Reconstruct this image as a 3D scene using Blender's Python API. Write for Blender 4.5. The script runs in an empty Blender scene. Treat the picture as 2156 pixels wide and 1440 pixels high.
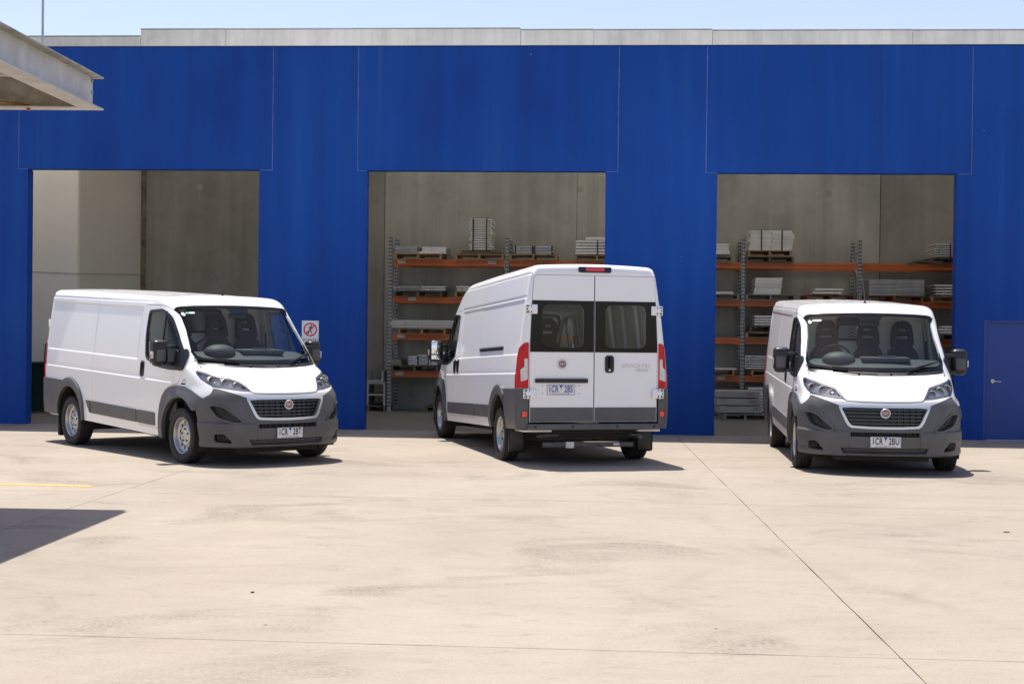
import bpy, bmesh, math, random
import numpy as np
from mathutils import Matrix, Vector
from mathutils.geometry import delaunay_2d_cdt
random.seed(7)
rng = np.random.default_rng(7)
SC = bpy.context.scene
COL = SC.collection

# ---------------------------------------------------------------- camera, sky, sun, exposure
cam_d = bpy.data.cameras.new('camera')
cam = bpy.data.objects.new('camera', cam_d)
COL.objects.link(cam)
cam_d.sensor_width = 36.0
cam_d.lens = 3032.69 / 2156 * 36.0
cam_d.clip_start = 0.1
cam_d.clip_end = 4000
PITCH, ROLL = -0.00805, 0.0118
Mc = Matrix.Rotation(math.pi / 2 + PITCH, 4, 'X') @ Matrix.Rotation(ROLL, 4, 'Z')
cam.matrix_world = Matrix.Translation((0, 0, 1.737)) @ Mc
SC.camera = cam

SUN = Vector((-0.138, 0.265, 1.0)).normalized()      # towards the sun
SUN_EL = math.asin(SUN.z)
SUN_AZ = math.atan2(SUN.x, SUN.y)
world = bpy.data.worlds.new('World')
SC.world = world
world.use_nodes = True
wn = world.node_tree
wn.nodes.clear()
sky = wn.nodes.new('ShaderNodeTexSky')
sky.sky_type = 'NISHITA'
sky.sun_disc = False
sky.sun_elevation = SUN_EL
sky.sun_rotation = SUN_AZ
sky.air_density = 1.0
sky.dust_density = 1.0
sky.ozone_density = 3.0
bg = wn.nodes.new('ShaderNodeBackground')
bg.inputs['Strength'].default_value = 0.126
wo = wn.nodes.new('ShaderNodeOutputWorld')
tint = wn.nodes.new('ShaderNodeMix')
tint.data_type = 'RGBA'; tint.blend_type = 'MULTIPLY'
tint.inputs[0].default_value = 1.0
tint.inputs[7].default_value = (0.92, 0.765, 0.715, 1)      # hazy summer sky, less cyan
wn.links.new(sky.outputs[0], tint.inputs[6])
wn.links.new(tint.outputs[2], bg.inputs[0])
wn.links.new(bg.outputs[0], wo.inputs[0])

sun_d = bpy.data.lights.new('sun', 'SUN')
sun_d.energy = 3.4
sun_d.angle = math.radians(0.5)
sun_d.color = (1.0, 0.95, 0.86)
sun = bpy.data.objects.new('sun', sun_d)
COL.objects.link(sun)
sun.rotation_euler = (-SUN).to_track_quat('-Z', 'Y').to_euler()
sun.location = (0, 0, 30)

SC.view_settings.view_transform = 'Standard'
SC.view_settings.look = 'None'
SC.view_settings.exposure = 1.03
SC.view_settings.gamma = 1.0
SC.view_settings.use_curve_mapping = False
SC.render.engine = 'CYCLES'
SC.cycles.max_bounces = 10
SC.cycles.diffuse_bounces = 6
SC.cycles.glossy_bounces = 5
SC.cycles.transmission_bounces = 8
SC.cycles.transparent_max_bounces = 16
SC.cycles.caustics_reflective = False
SC.cycles.caustics_refractive = False

# ---------------------------------------------------------------- materials
def new_mat(name):
    m = bpy.data.materials.new(name)
    m.use_nodes = True
    nt = m.node_tree
    return m, nt, nt.nodes['Principled BSDF']

def N(nt, t, **kw):
    n = nt.nodes.new(t)
    for k, v in kw.items():
        if k in n.inputs.keys():
            n.inputs[k].default_value = v
        else:
            setattr(n, k, v)
    return n

def ramp(nt, fac, stops):
    r = nt.nodes.new('ShaderNodeValToRGB')
    el = r.color_ramp.elements
    while len(el) < len(stops):
        el.new(0.5)
    for e, (p, c) in zip(el, stops):
        e.position = p
        e.color = (*c, 1) if len(c) == 3 else c
    nt.links.new(fac, r.inputs[0])
    return r.outputs[0]

def mat(name, col, rough=0.5, metal=0.0, var=0.0, vscale=3.0, bump=0.0, bscale=200.0, coat=0.0, spec=0.5, stretch=None):
    """plain procedural material: base colour broken up by noise, optional fine bump"""
    m, nt, b = new_mat(name)
    b.inputs['Roughness'].default_value = rough
    b.inputs['Metallic'].default_value = metal
    b.inputs['Coat Weight'].default_value = coat
    b.inputs['Coat Roughness'].default_value = 0.04
    b.inputs['Specular IOR Level'].default_value = spec
    tc = N(nt, 'ShaderNodeTexCoord')
    src = tc.outputs['Object']
    if stretch:
        mp = N(nt, 'ShaderNodeMapping')
        mp.inputs['Scale'].default_value = stretch
        nt.links.new(src, mp.inputs[0])
        src = mp.outputs[0]
    if var > 0:
        nz = N(nt, 'ShaderNodeTexNoise', Scale=vscale, Detail=6.0, Roughness=0.6)
        nt.links.new(src, nz.inputs['Vector'])
        lo = tuple(max(0, c * (1 - var)) for c in col)
        hi = tuple(min(1, c * (1 + var)) for c in col)
        nt.links.new(ramp(nt, nz.outputs['Fac'], [(0.3, lo), (0.7, hi)]), b.inputs['Base Color'])
    else:
        b.inputs['Base Color'].default_value = (*col, 1)
    if bump > 0:
        nb = N(nt, 'ShaderNodeTexNoise', Scale=bscale, Detail=3.0)
        nt.links.new(tc.outputs['Object'], nb.inputs['Vector'])
        bp = N(nt, 'ShaderNodeBump', Strength=bump, Distance=0.01)
        nt.links.new(nb.outputs['Fac'], bp.inputs['Height'])
        nt.links.new(bp.outputs[0], b.inputs['Normal'])
    return m

def glass_mat(name, tint, refl=1.0, base_refl=0.04):
    """thin sheet glass: Fresnel mix of a mirror and a tinted see-through sheet"""
    m = bpy.data.materials.new(name)
    m.use_nodes = True
    nt = m.node_tree
    nt.nodes.clear()
    o = nt.nodes.new('ShaderNodeOutputMaterial')
    g = N(nt, 'ShaderNodeBsdfGlossy', Roughness=0.01)
    t = N(nt, 'ShaderNodeBsdfTransparent')
    t.inputs[0].default_value = (*tint, 1)
    lw = N(nt, 'ShaderNodeFresnel', IOR=1.5)
    mul = N(nt, 'ShaderNodeMath', operation='MULTIPLY')
    mul.inputs[1].default_value = refl
    nt.links.new(lw.outputs[0], mul.inputs[0])
    mx = nt.nodes.new('ShaderNodeMixShader')
    nt.links.new(mul.outputs[0], mx.inputs[0])
    nt.links.new(t.outputs[0], mx.inputs[1])
    nt.links.new(g.outputs[0], mx.inputs[2])
    nt.links.new(mx.outputs[0], o.inputs[0])
    return m

M = {}
M['paint'] = mat('white_paint', (0.87, 0.87, 0.872), 0.32, coat=0.7, var=0.012, vscale=1.5)
M['plastic'] = mat('charcoal_plastic', (0.088, 0.088, 0.092), 0.42, var=0.14, vscale=4, bump=0.06, bscale=500)
M['black'] = mat('black_plastic', (0.012, 0.012, 0.013), 0.38, bump=0.04, bscale=400)
M['gloss_black'] = mat('gloss_black', (0.004, 0.006, 0.008), 0.06, spec=0.22)
M['grille_black'] = mat('grille_black', (0.010, 0.010, 0.011), 0.35, spec=0.3)
M['slat_edge'] = mat('slat_highlight_grey', (0.22, 0.22, 0.23), 0.2, metal=0.8)
M['rubber'] = mat('tyre_rubber', (0.022, 0.020, 0.019), 0.72, var=0.35, vscale=9, bump=0.2, bscale=160)
M['rim'] = mat('silver_rim', (0.47, 0.47, 0.48), 0.30, metal=0.7, var=0.10, vscale=8)
M['silver'] = mat('satin_silver', (0.66, 0.67, 0.69), 0.28, metal=0.55)
M['chrome'] = mat('chrome', (0.86, 0.86, 0.88), 0.07, metal=1.0)
M['lampback'] = mat('lamp_reflector', (0.82, 0.80, 0.77), 0.25, metal=0.45, var=0.30, vscale=34, bump=1.0, bscale=30)
def mat_facets():
    m, nt, b = new_mat('faceted_reflector')
    b.inputs['Base Color'].default_value = (0.92, 0.90, 0.88, 1)
    b.inputs['Metallic'].default_value = 0.12
    b.inputs['Roughness'].default_value = 0.12
    tc = N(nt, 'ShaderNodeTexCoord')
    v = N(nt, 'ShaderNodeTexVoronoi', Scale=42.0)
    nt.links.new(tc.outputs['Object'], v.inputs['Vector'])
    a = N(nt, 'ShaderNodeVectorMath', operation='SUBTRACT'); a.inputs[1].default_value = (0.5, 0.5, 0.5)
    nt.links.new(v.outputs['Color'], a.inputs[0])
    sc_ = N(nt, 'ShaderNodeVectorMath', operation='SCALE'); sc_.inputs['Scale'].default_value = 0.5
    nt.links.new(a.outputs[0], sc_.inputs[0])
    g = N(nt, 'ShaderNodeNewGeometry')
    ad = N(nt, 'ShaderNodeVectorMath', operation='ADD')
    nt.links.new(sc_.outputs[0], ad.inputs[0]); nt.links.new(g.outputs['Normal'], ad.inputs[1])
    nn = N(nt, 'ShaderNodeVectorMath', operation='NORMALIZE')
    nt.links.new(ad.outputs[0], nn.inputs[0])
    nt.links.new(nn.outputs[0], b.inputs['Normal'])
    return m
M['lampback'] = mat_facets()
M['bowl'] = mat('bright_bowl', (0.95, 0.90, 0.82), 0.18, metal=0.35, var=0.12, vscale=40)
M['amber'] = mat('amber_lens', (0.75, 0.26, 0.05), 0.15, coat=0.6)
M['red'] = mat('red_lens', (0.52, 0.004, 0.007), 0.22, coat=0.15, spec=0.3, var=0.3, vscale=12)
M['clear'] = mat('clear_lens', (0.62, 0.60, 0.60), 0.12, coat=1.0, var=0.2, vscale=16)
M['red2'] = mat('bright_red_lens', (0.78, 0.03, 0.03), 0.12, coat=1.0)
M['maroon'] = mat('emblem_maroon', (0.16, 0.006, 0.015), 0.2, coat=0.8)
M['white'] = mat('white_print', (0.80, 0.80, 0.78), 0.4)
M['plate'] = mat('plate_white', (0.74, 0.74, 0.72), 0.35, var=0.03)
M['ink'] = mat('dark_ink', (0.015, 0.018, 0.03), 0.5)
M['inkblue'] = mat('blue_ink', (0.03, 0.07, 0.36), 0.4)
M['green'] = mat('green_print', (0.02, 0.40, 0.16), 0.4)
M['seat'] = mat('seat_cloth', (0.035, 0.036, 0.040), 0.85, var=0.2, vscale=30)
M['dash'] = mat('dashboard_plastic', (0.070, 0.078, 0.086), 0.6, var=0.1, vscale=8)
M['trim'] = mat('cream_trim', (0.80, 0.78, 0.72), 0.6, var=0.04)
M['under'] = mat('underbody_black', (0.012, 0.012, 0.012), 0.7, var=0.3, vscale=8)
M['steel'] = mat('axle_steel', (0.10, 0.10, 0.105), 0.5, metal=0.4, var=0.3, vscale=12)
M['glass'] = glass_mat('windscreen_glass', (0.90, 0.985, 0.965), 0.5)
M['glass_dark'] = glass_mat('rear_glass', (0.92, 0.99, 0.965), 0.8)
M['glass_lamp'] = glass_mat('lamp_glass', (0.97, 0.97, 0.98), 0.9)
M['mirror'] = mat('mirror_glass', (0.85, 0.87, 0.88), 0.01, metal=1.0)

def mat_blue(name='blue_painted_panel'):
    m, nt, b = new_mat(name)
    g = N(nt, 'ShaderNodeNewGeometry')
    mp = N(nt, 'ShaderNodeMapping')
    mp.inputs['Scale'].default_value = (2.2, 2.2, 0.10)
    nt.links.new(g.outputs['Position'], mp.inputs[0])
    n1 = N(nt, 'ShaderNodeTexNoise', Scale=1.0, Detail=5.0, Roughness=0.65)
    nt.links.new(mp.outputs[0], n1.inputs['Vector'])
    n2 = N(nt, 'ShaderNodeTexNoise', Scale=0.35, Detail=4.0)
    nt.links.new(g.outputs['Position'], n2.inputs['Vector'])
    c1 = ramp(nt, n1.outputs['Fac'], [(0.25, (0.0036, 0.046, 0.255)), (0.55, (0.0044, 0.059, 0.315)), (0.85, (0.014, 0.090, 0.345))])
    c2 = ramp(nt, n2.outputs['Fac'], [(0.35, (0.80, 0.83, 0.88)), (0.65, (1.15, 1.12, 1.06))])
    mx = N(nt, 'ShaderNodeMix', data_type='RGBA', blend_type='MULTIPLY')
    mx.inputs[0].default_value = 1.0
    nt.links.new(c1, mx.inputs[6]); nt.links.new(c2, mx.inputs[7])
    # pale lime runs below the top edge, thinning out downwards
    sx = N(nt, 'ShaderNodeSeparateXYZ'); nt.links.new(g.outputs['Position'], sx.inputs[0])
    mp2 = N(nt, 'ShaderNodeMapping'); mp2.inputs['Scale'].default_value = (4.5, 4.5, 0.02)
    nt.links.new(g.outputs['Position'], mp2.inputs[0])
    n3 = N(nt, 'ShaderNodeTexNoise', Scale=1.0, Detail=4.0, Roughness=0.7); nt.links.new(mp2.outputs[0], n3.inputs['Vector'])
    mr = N(nt, 'ShaderNodeMapRange'); mr.inputs['From Min'].default_value = 3.6; mr.inputs['From Max'].default_value = 6.7
    nt.links.new(sx.outputs['Z'], mr.inputs['Value'])
    ml = N(nt, 'ShaderNodeMath', operation='MULTIPLY'); nt.links.new(mr.outputs[0], ml.inputs[0])
    nt.links.new(ramp(nt, n3.outputs['Fac'], [(0.62, (0, 0, 0)), (0.80, (0.55, 0.55, 0.55))]), ml.inputs[1])
    mx3 = N(nt, 'ShaderNodeMix', data_type='RGBA'); nt.links.new(ml.outputs[0], mx3.inputs[0]); nt.links.new(mx.outputs[2], mx3.inputs[6]); mx3.inputs[7].default_value = (0.075, 0.15, 0.38, 1)
    mx = mx3
    # sparse chips and droppings
    v = N(nt, 'ShaderNodeTexVoronoi', Scale=1.9)
    nt.links.new(g.outputs['Position'], v.inputs['Vector'])
    sp = ramp(nt, v.outputs['Distance'], [(0.012, (1, 1, 1)), (0.022, (0, 0, 0))])
    mx2 = N(nt, 'ShaderNodeMix', data_type='RGBA')
    nt.links.new(sp, mx2.inputs[0])
    nt.links.new(mx.outputs[2], mx2.inputs[6])
    mx2.inputs[7].default_value = (0.22, 0.27, 0.42, 1)
    nt.links.new(mx2.outputs[2], b.inputs['Base Color'])
    b.inputs['Roughness'].default_value = 0.6
    b.inputs['Specular IOR Level'].default_value = 0.2
    nb = N(nt, 'ShaderNodeTexNoise', Scale=14.0, Detail=6.0)
    nt.links.new(g.outputs['Position'], nb.inputs['Vector'])
    bp = N(nt, 'ShaderNodeBump', Strength=0.10, Distance=0.02)
    nt.links.new(nb.outputs['Fac'], bp.inputs['Height'])
    nt.links.new(bp.outputs[0], b.inputs['Normal'])
    return m
M['blue'] = mat_blue()
M['blue_door'] = mat('blue_door_paint', (0.010, 0.048, 0.265), 0.5, var=0.08, vscale=1.2)
M['sealant'] = mat('pale_joint_sealant', (0.15, 0.18, 0.34), 0.8, var=0.5, vscale=5)

def mat_concrete(name, c_lo, c_mid, c_hi, scale=0.8, streak=0.0, bump=0.12, rough=0.85):
    m, nt, b = new_mat(name)
    g = N(nt, 'ShaderNodeNewGeometry')
    n1 = N(nt, 'ShaderNodeTexNoise', Scale=scale, Detail=9.0, Roughness=0.62, Distortion=0.3)
    nt.links.new(g.outputs['Position'], n1.inputs['Vector'])
    c = ramp(nt, n1.outputs['Fac'], [(0.28, c_lo), (0.5, c_mid), (0.72, c_hi)])
    if streak > 0:
        mp = N(nt, 'ShaderNodeMapping')
        mp.inputs['Scale'].default_value = (3.0, 3.0, 0.12)
        nt.links.new(g.outputs['Position'], mp.inputs[0])
        n2 = N(nt, 'ShaderNodeTexNoise', Scale=1.2, Detail=6.0, Roughness=0.7)
        nt.links.new(mp.outputs[0], n2.inputs['Vector'])
        s = ramp(nt, n2.outputs['Fac'], [(0.32, (1 - streak,) * 3), (0.6, (1, 1, 1)), (0.8, (1 + streak * 0.4,) * 3)])
        mx = N(nt, 'ShaderNodeMix', data_type='RGBA', blend_type='MULTIPLY')
        mx.inputs[0].default_value = 1.0
        nt.links.new(c, mx.inputs[6]); nt.links.new(s, mx.inputs[7])
        c = mx.outputs[2]
    nt.links.new(c, b.inputs['Base Color'])
    b.inputs['Roughness'].default_value = rough
    nb = N(nt, 'ShaderNodeTexNoise', Scale=60.0, Detail=5.0)
    nt.links.new(g.outputs['Position'], nb.inputs['Vector'])
    bp = N(nt, 'ShaderNodeBump', Strength=bump, Distance=0.01)
    nt.links.new(nb.outputs['Fac'], bp.inputs['Height'])
    nt.links.new(bp.outputs[0], b.inputs['Normal'])
    return m
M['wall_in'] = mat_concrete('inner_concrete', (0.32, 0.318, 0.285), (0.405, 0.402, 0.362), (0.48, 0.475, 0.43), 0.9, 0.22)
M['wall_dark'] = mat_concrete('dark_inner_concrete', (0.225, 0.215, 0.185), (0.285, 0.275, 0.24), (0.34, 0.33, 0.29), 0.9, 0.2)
M['parapet'] = mat_concrete('parapet_concrete', (0.62, 0.59, 0.52), (0.74, 0.71, 0.64), (0.80, 0.77, 0.70), 1.2, 0.2)
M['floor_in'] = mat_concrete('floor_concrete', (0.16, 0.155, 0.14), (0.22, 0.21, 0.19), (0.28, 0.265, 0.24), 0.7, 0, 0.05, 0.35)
M['plaster'] = mat('white_plaster', (0.84, 0.80, 0.72), 0.75, var=0.05, vscale=1.0)
M['roof_in'] = mat('roof_sheet', (0.45, 0.45, 0.44), 0.6, var=0.06)
M['slab'] = mat_concrete('precast_slab', (0.30, 0.29, 0.27), (0.38, 0.37, 0.345), (0.45, 0.44, 0.41), 3.0, 0)
M['gal'] = mat('galvanised_steel', (0.68, 0.69, 0.70), 0.42, metal=0.25, var=0.16, vscale=16)
M['gal_dull'] = mat('dull_galvanised_steel', (0.42, 0.43, 0.44), 0.5, metal=0.3, var=0.2, vscale=11)
M['gal_white'] = mat('pale_coated_steel', (0.78, 0.775, 0.75), 0.5, var=0.14, vscale=22, stretch=(1, 1, 4))
M['canopy'] = mat('weathered_galvanised_beam', (0.56, 0.55, 0.52), 0.55, metal=0.2, var=0.20, vscale=3.5)
M['canopy_dirty'] = mat('stained_galvanised_beam', (0.34, 0.33, 0.29), 0.65, metal=0.1, var=0.4, vscale=6)
M['ply'] = mat('pale_soffit_sheet', (0.68, 0.62, 0.50), 0.7, var=0.14, vscale=2.0, stretch=(0.6, 9, 1))
M['rust'] = mat('rusty_steel', (0.30, 0.11, 0.04), 0.8, var=0.5, vscale=14)
M['orange'] = mat('orange_beam_paint', (0.56, 0.135, 0.030), 0.42, var=0.10, vscale=5)
M['upright'] = mat('rack_upright_steel', (0.36, 0.37, 0.375), 0.5, metal=0.3, var=0.2, vscale=8)
M['hole'] = mat('slot_gap_dark', (0.03, 0.035, 0.04), 0.8)
M['strap'] = mat('black_strap', (0.012, 0.012, 0.014), 0.5)
M['bin'] = mat('dark_green_bin', (0.010, 0.035, 0.022), 0.45, var=0.1)
M['tarp'] = mat('teal_wrap', (0.012, 0.09, 0.08), 0.5, var=0.3, vscale=10)
def mat_wood(name, c):
    return mat(name, c, 0.8, var=0.35, vscale=5, stretch=(1, 8, 8), bump=0.2, bscale=60)
M['wood'] = mat_wood('pallet_wood', (0.36, 0.23, 0.12))
M['wood_dark'] = mat_wood('dark_pallet_wood', (0.13, 0.10, 0.075))
M['wood_red'] = mat_wood('red_pallet_wood', (0.22, 0.075, 0.05))
M['wood_grey'] = mat_wood('grey_pallet_wood', (0.26, 0.24, 0.21))
M['yellow'] = mat('yellow_line_paint', (0.72, 0.42, 0.06), 0.7, var=0.2, vscale=12)
M['signred'] = mat('sign_red', (0.62, 0.02, 0.05), 0.4)
M['redpaint'] = mat('red_stencil', (0.36, 0.02, 0.03), 0.7)
M['label'] = mat('label_card', (0.72, 0.69, 0.62), 0.6, var=0.08, vscale=30)

def mat_yard():
    m, nt, b = new_mat('yard_concrete')
    g = N(nt, 'ShaderNodeNewGeometry')
    pos = g.outputs['Position']
    def noise(scale, detail=6.0, rough=0.6, dist=0.0, stretch=None):
        src = pos
        if stretch:
            mp = N(nt, 'ShaderNodeMapping')
            mp.inputs['Scale'].default_value = stretch
            nt.links.new(pos, mp.inputs[0]); src = mp.outputs[0]
        n = N(nt, 'ShaderNodeTexNoise', Scale=scale, Detail=detail, Roughness=rough, Distortion=dist)
        nt.links.new(src, n.inputs['Vector'])
        return n.outputs['Fac']
    base = ramp(nt, noise(0.45, 9, 0.62, 0.4), [(0.25, (0.300, 0.258, 0.211)), (0.5, (0.331, 0.287, 0.237)), (0.75, (0.359, 0.314, 0.262))])
    def mul(a, bb, fac=1.0):
        mx = N(nt, 'ShaderNodeMix', data_type='RGBA', blend_type='MULTIPLY')
        mx.inputs[0].default_value = fac
        nt.links.new(a, mx.inputs[6]); nt.links.new(bb, mx.inputs[7])
        return mx.outputs[2]
    # trowel sweeps: stretched noise
    c = mul(base, ramp(nt, noise(1.0, 7, 0.7, 1.2, (0.9, 2.6, 1)), [(0.30, (0.91, 0.91, 0.91)), (0.52, (1, 1, 1)), (0.75, (1.04, 1.04, 1.03))]))
    # worn aggregate patches = large mask * grain
    mask = ramp(nt, noise(0.55, 5, 0.62, 0.8, (1.0, 1.3, 1)), [(0.54, (0, 0, 0)), (0.66, (1, 1, 1))])
    grain = ramp(nt, noise(34, 4, 0.8), [(0.36, (0.50, 0.49, 0.48)), (0.60, (1, 1, 1))])
    mx = N(nt, 'ShaderNodeMix', data_type='RGBA', blend_type='MULTIPLY')
    nt.links.new(mask, mx.inputs[0]); nt.links.new(c, mx.inputs[6]); nt.links.new(grain, mx.inputs[7])
    c = mx.outputs[2]
    # small blemishes and tyre-dulled zones
    c = mul(c, ramp(nt, noise(5.5, 8, 0.75, 0.6, (0.8, 1.6, 1)), [(0.28, (0.80, 0.79, 0.79)), (0.44, (1, 1, 1)), (0.8, (1.03, 1.03, 1.03))]))
    c = mul(c, ramp(nt, noise(0.16, 4, 0.5, 0.5), [(0.3, (0.90, 0.90, 0.91)), (0.6, (1.03, 1.03, 1.03))]))
    c = mul(c, ramp(nt, noise(120, 3, 0.8), [(0.30, (0.76, 0.76, 0.76)), (0.5, (1, 1, 1)), (0.7, (1.10, 1.10, 1.09))]))
    c = mul(c, ramp(nt, noise(38, 4, 0.75), [(0.30, (0.87, 0.865, 0.86)), (0.48, (1, 1, 1)), (0.75, (1.05, 1.05, 1.04))]))
    # faint curved tyre sweeps: rings round far-off turning centres, broken by noise
    for cx_, cy_, R_, wd_ in ((-9.0, 4.0, 11.3, 0.10), (-9.0, 4.0, 12.9, 0.10), (8.5, 6.5, 6.6, 0.09), (8.5, 6.5, 8.1, 0.09), (1.5, 24.0, 12.4, 0.10), (14.0, 14.0, 12.2, 0.11)):
        d_ = N(nt, 'ShaderNodeVectorMath', operation='DISTANCE'); d_.inputs[1].default_value = (cx_, cy_, 0)
        nt.links.new(pos, d_.inputs[0])
        a_ = N(nt, 'ShaderNodeMath', operation='SUBTRACT'); a_.inputs[1].default_value = R_; nt.links.new(d_.outputs['Value'], a_.inputs[0])
        b_ = N(nt, 'ShaderNodeMath', operation='ABSOLUTE'); nt.links.new(a_.outputs[0], b_.inputs[0])
        e_ = N(nt, 'ShaderNodeMapRange'); e_.inputs['From Min'].default_value = wd_; e_.inputs['From Max'].default_value = wd_ * 0.3
        nt.links.new(b_.outputs[0], e_.inputs['Value'])
        f_ = N(nt, 'ShaderNodeMath', operation='MULTIPLY'); nt.links.new(e_.outputs[0], f_.inputs[0])
        nt.links.new(ramp(nt, noise(0.6 + R_ * 0.03, 5, 0.7), [(0.46, (0, 0, 0)), (0.62, (0.30, 0.30, 0.30))]), f_.inputs[1])
        mm = N(nt, 'ShaderNodeMix', data_type='RGBA', blend_type='MULTIPLY')
        nt.links.new(f_.outputs[0], mm.inputs[0]); nt.links.new(c, mm.inputs[6]); mm.inputs[7].default_value = (0.70, 0.69, 0.68, 1)
        c = mm.outputs[2]
    v = N(nt, 'ShaderNodeTexVoronoi', Scale=1.1)
    nt.links.new(pos, v.inputs['Vector'])
    c = mul(c, ramp(nt, v.outputs['Distance'], [(0.010, (0.25, 0.2, 0.17)), (0.018, (1, 1, 1))]))
    nt.links.new(c, b.inputs['Base Color'])
    b.inputs['Roughness'].default_value = 0.82
    b.inputs['Specular IOR Level'].default_value = 0.25
    bp = N(nt, 'ShaderNodeBump', Strength=0.12, Distance=0.01)
    nt.links.new(noise(45, 6, 0.7), bp.inputs['Height'])
    nt.links.new(bp.outputs[0], b.inputs['Normal'])
    return m
M['yard'] = mat_yard()
M['joint'] = mat('joint_dirt', (0.13, 0.115, 0.095), 0.9, var=0.4, vscale=4)
M['earth'] = mat('surrounding_ground', (0.30, 0.27, 0.22), 0.9, var=0.2, vscale=0.2)

# ---------------------------------------------------------------- object helpers
def link(o, parent=None, matrix=None):
    COL.objects.link(o)
    if parent is not None:
        o.parent = parent
    if matrix is not None:
        o.matrix_local = matrix
    return o

def tag(o, label=None, cat=None, group=None, kind=None):
    if label: o['label'] = label
    if cat: o['category'] = cat
    if group: o['group'] = group
    if kind: o['kind'] = kind
    return o

def empty(name, matrix, label, cat, group=None):
    o = bpy.data.objects.new(name, None)
    o.empty_display_size = 0.2
    link(o, None, matrix)
    return tag(o, label, cat, group)

class MB:
    """collects shapes into one mesh"""
    def __init__(s): s.bm = bmesh.new()
    def _xf(s, verts, mtx):
        if mtx is not None: bmesh.ops.transform(s.bm, matrix=mtx, verts=verts)
    def box(s, lo, hi, bevel=0.0, mtx=None, seg=2):
        r = bmesh.ops.create_cube(s.bm, size=1.0)
        v = r['verts']
        c = [(a + b) / 2 for a, b in zip(lo, hi)]
        d = [abs(b - a) for a, b in zip(lo, hi)]
        for q in v: q.co = Vector((c[0] + q.co.x * d[0], c[1] + q.co.y * d[1], c[2] + q.co.z * d[2]))
        if bevel > 0:
            es = list({e for q in v for e in q.link_edges})
            r2 = bmesh.ops.bevel(s.bm, geom=es, offset=bevel, segments=seg, affect='EDGES', profile=0.5)
            v = list({q for f in r2['faces'] for q in f.verts} | {q for q in v if q.is_valid})
            # gather all connected verts
            seen = set(v); st = list(v)
            while st:
                q = st.pop()
                for e in q.link_edges:
                    w = e.other_vert(q)
                    if w not in seen: seen.add(w); st.append(w)
            v = list(seen)
        s._xf(v, mtx)
        return s
    def cyl(s, a, b, r, r2=None, n=16, cap=True):
        a, b = Vector(a), Vector(b)
        d = b - a
        res = bmesh.ops.create_cone(s.bm, cap_ends=cap, segments=n, radius1=r, radius2=r if r2 is None else r2, depth=d.length)
        mtx = Matrix.Translation((a + b) / 2) @ d.to_track_quat('Z', 'Y').to_matrix().to_4x4()
        bmesh.ops.transform(s.bm, matrix=mtx, verts=res['verts'])
        return s
    def sphere(s, c, r, n=16):
        res = bmesh.ops.create_uvsphere(s.bm, u_segments=n, v_segments=max(6, n // 2), radius=1.0)
        rr = r if hasattr(r, '__len__') else (r, r, r)
        bmesh.ops.transform(s.bm, matrix=Matrix.Translation(c) @ Matrix.Diagonal((*rr, 1)), verts=res['verts'])
        return s
    def tube(s, pts, r, n=8):
        pts = [Vector(p) for p in pts]
        rings = []
        for i, p in enumerate(pts):
            d = (pts[min(i + 1, len(pts) - 1)] - pts[max(i - 1, 0)]).normalized()
            q = d.to_track_quat('Z', 'Y')
            rings.append([s.bm.verts.new(p + q @ Vector((math.cos(t) * r, math.sin(t) * r, 0))) for t in [2 * math.pi * k / n for k in range(n)]])
        for a, b in zip(rings, rings[1:]):
            for k in range(n):
                s.bm.faces.new((a[k], a[(k + 1) % n], b[(k + 1) % n], b[k]))
        s.bm.faces.new(rings[0][::-1]); s.bm.faces.new(rings[-1])
        return s
    def lathe(s, prof, axis='Y', c=(0, 0, 0), n=48):
        """prof: (radius, height along axis)"""
        c = Vector(c)
        rings = []
        for r, h in prof:
            ring = []
            for k in range(n):
                t = 2 * math.pi * k / n
                if axis == 'Y': p = Vector((r * math.cos(t), h, r * math.sin(t)))
                elif axis == 'X': p = Vector((h, r * math.cos(t), r * math.sin(t)))
                else: p = Vector((r * math.cos(t), r * math.sin(t), h))
                ring.append(s.bm.verts.new(c + p))
            rings.append(ring)
        for a, b in zip(rings, rings[1:]):
            for k in range(n):
                s.bm.faces.new((a[k], a[(k + 1) % n], b[(k + 1) % n], b[k]))
        return s
    def prism(s, poly, z0, z1, axis='Z'):
        """extrude a simple polygon"""
        def P(a, b, h):
            return {'Z': (a, b, h), 'Y': (a, h, b), 'X': (h, a, b)}[axis]
        A = [s.bm.verts.new(P(a, b, z0)) for a, b in poly]
        B = [s.bm.verts.new(P(a, b, z1)) for a, b in poly]
        s.bm.faces.new(A); s.bm.faces.new(B)
        n = len(poly)
        for i in range(n):
            s.bm.faces.new((A[i], A[(i + 1) % n], B[(i + 1) % n], B[i]))
        return s
    def grid(s, rows):
        V = [[s.bm.verts.new(p) for p in r] for r in rows]
        for a, b in zip(V, V[1:]):
            for k in range(len(a) - 1):
                s.bm.faces.new((a[k], a[k + 1], b[k + 1], b[k]))
        return s
    def mesh(s, name, m, smooth=False, angle=40):
        bmesh.ops.recalc_face_normals(s.bm, faces=s.bm.faces[:])
        me = bpy.data.meshes.new(name)
        s.bm.to_mesh(me); s.bm.free()
        for mm in (m if isinstance(m, (list, tuple)) else [m]): me.materials.append(mm)
        if smooth:
            me.polygons.foreach_set('use_smooth', [True] * len(me.polygons))
            me.set_sharp_from_angle(angle=math.radians(angle))
        return me
    def obj(s, name, m, parent=None, matrix=None, smooth=False, angle=40):
        return link(bpy.data.objects.new(name, s.mesh(name, m, smooth, angle)), parent, matrix)

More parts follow.
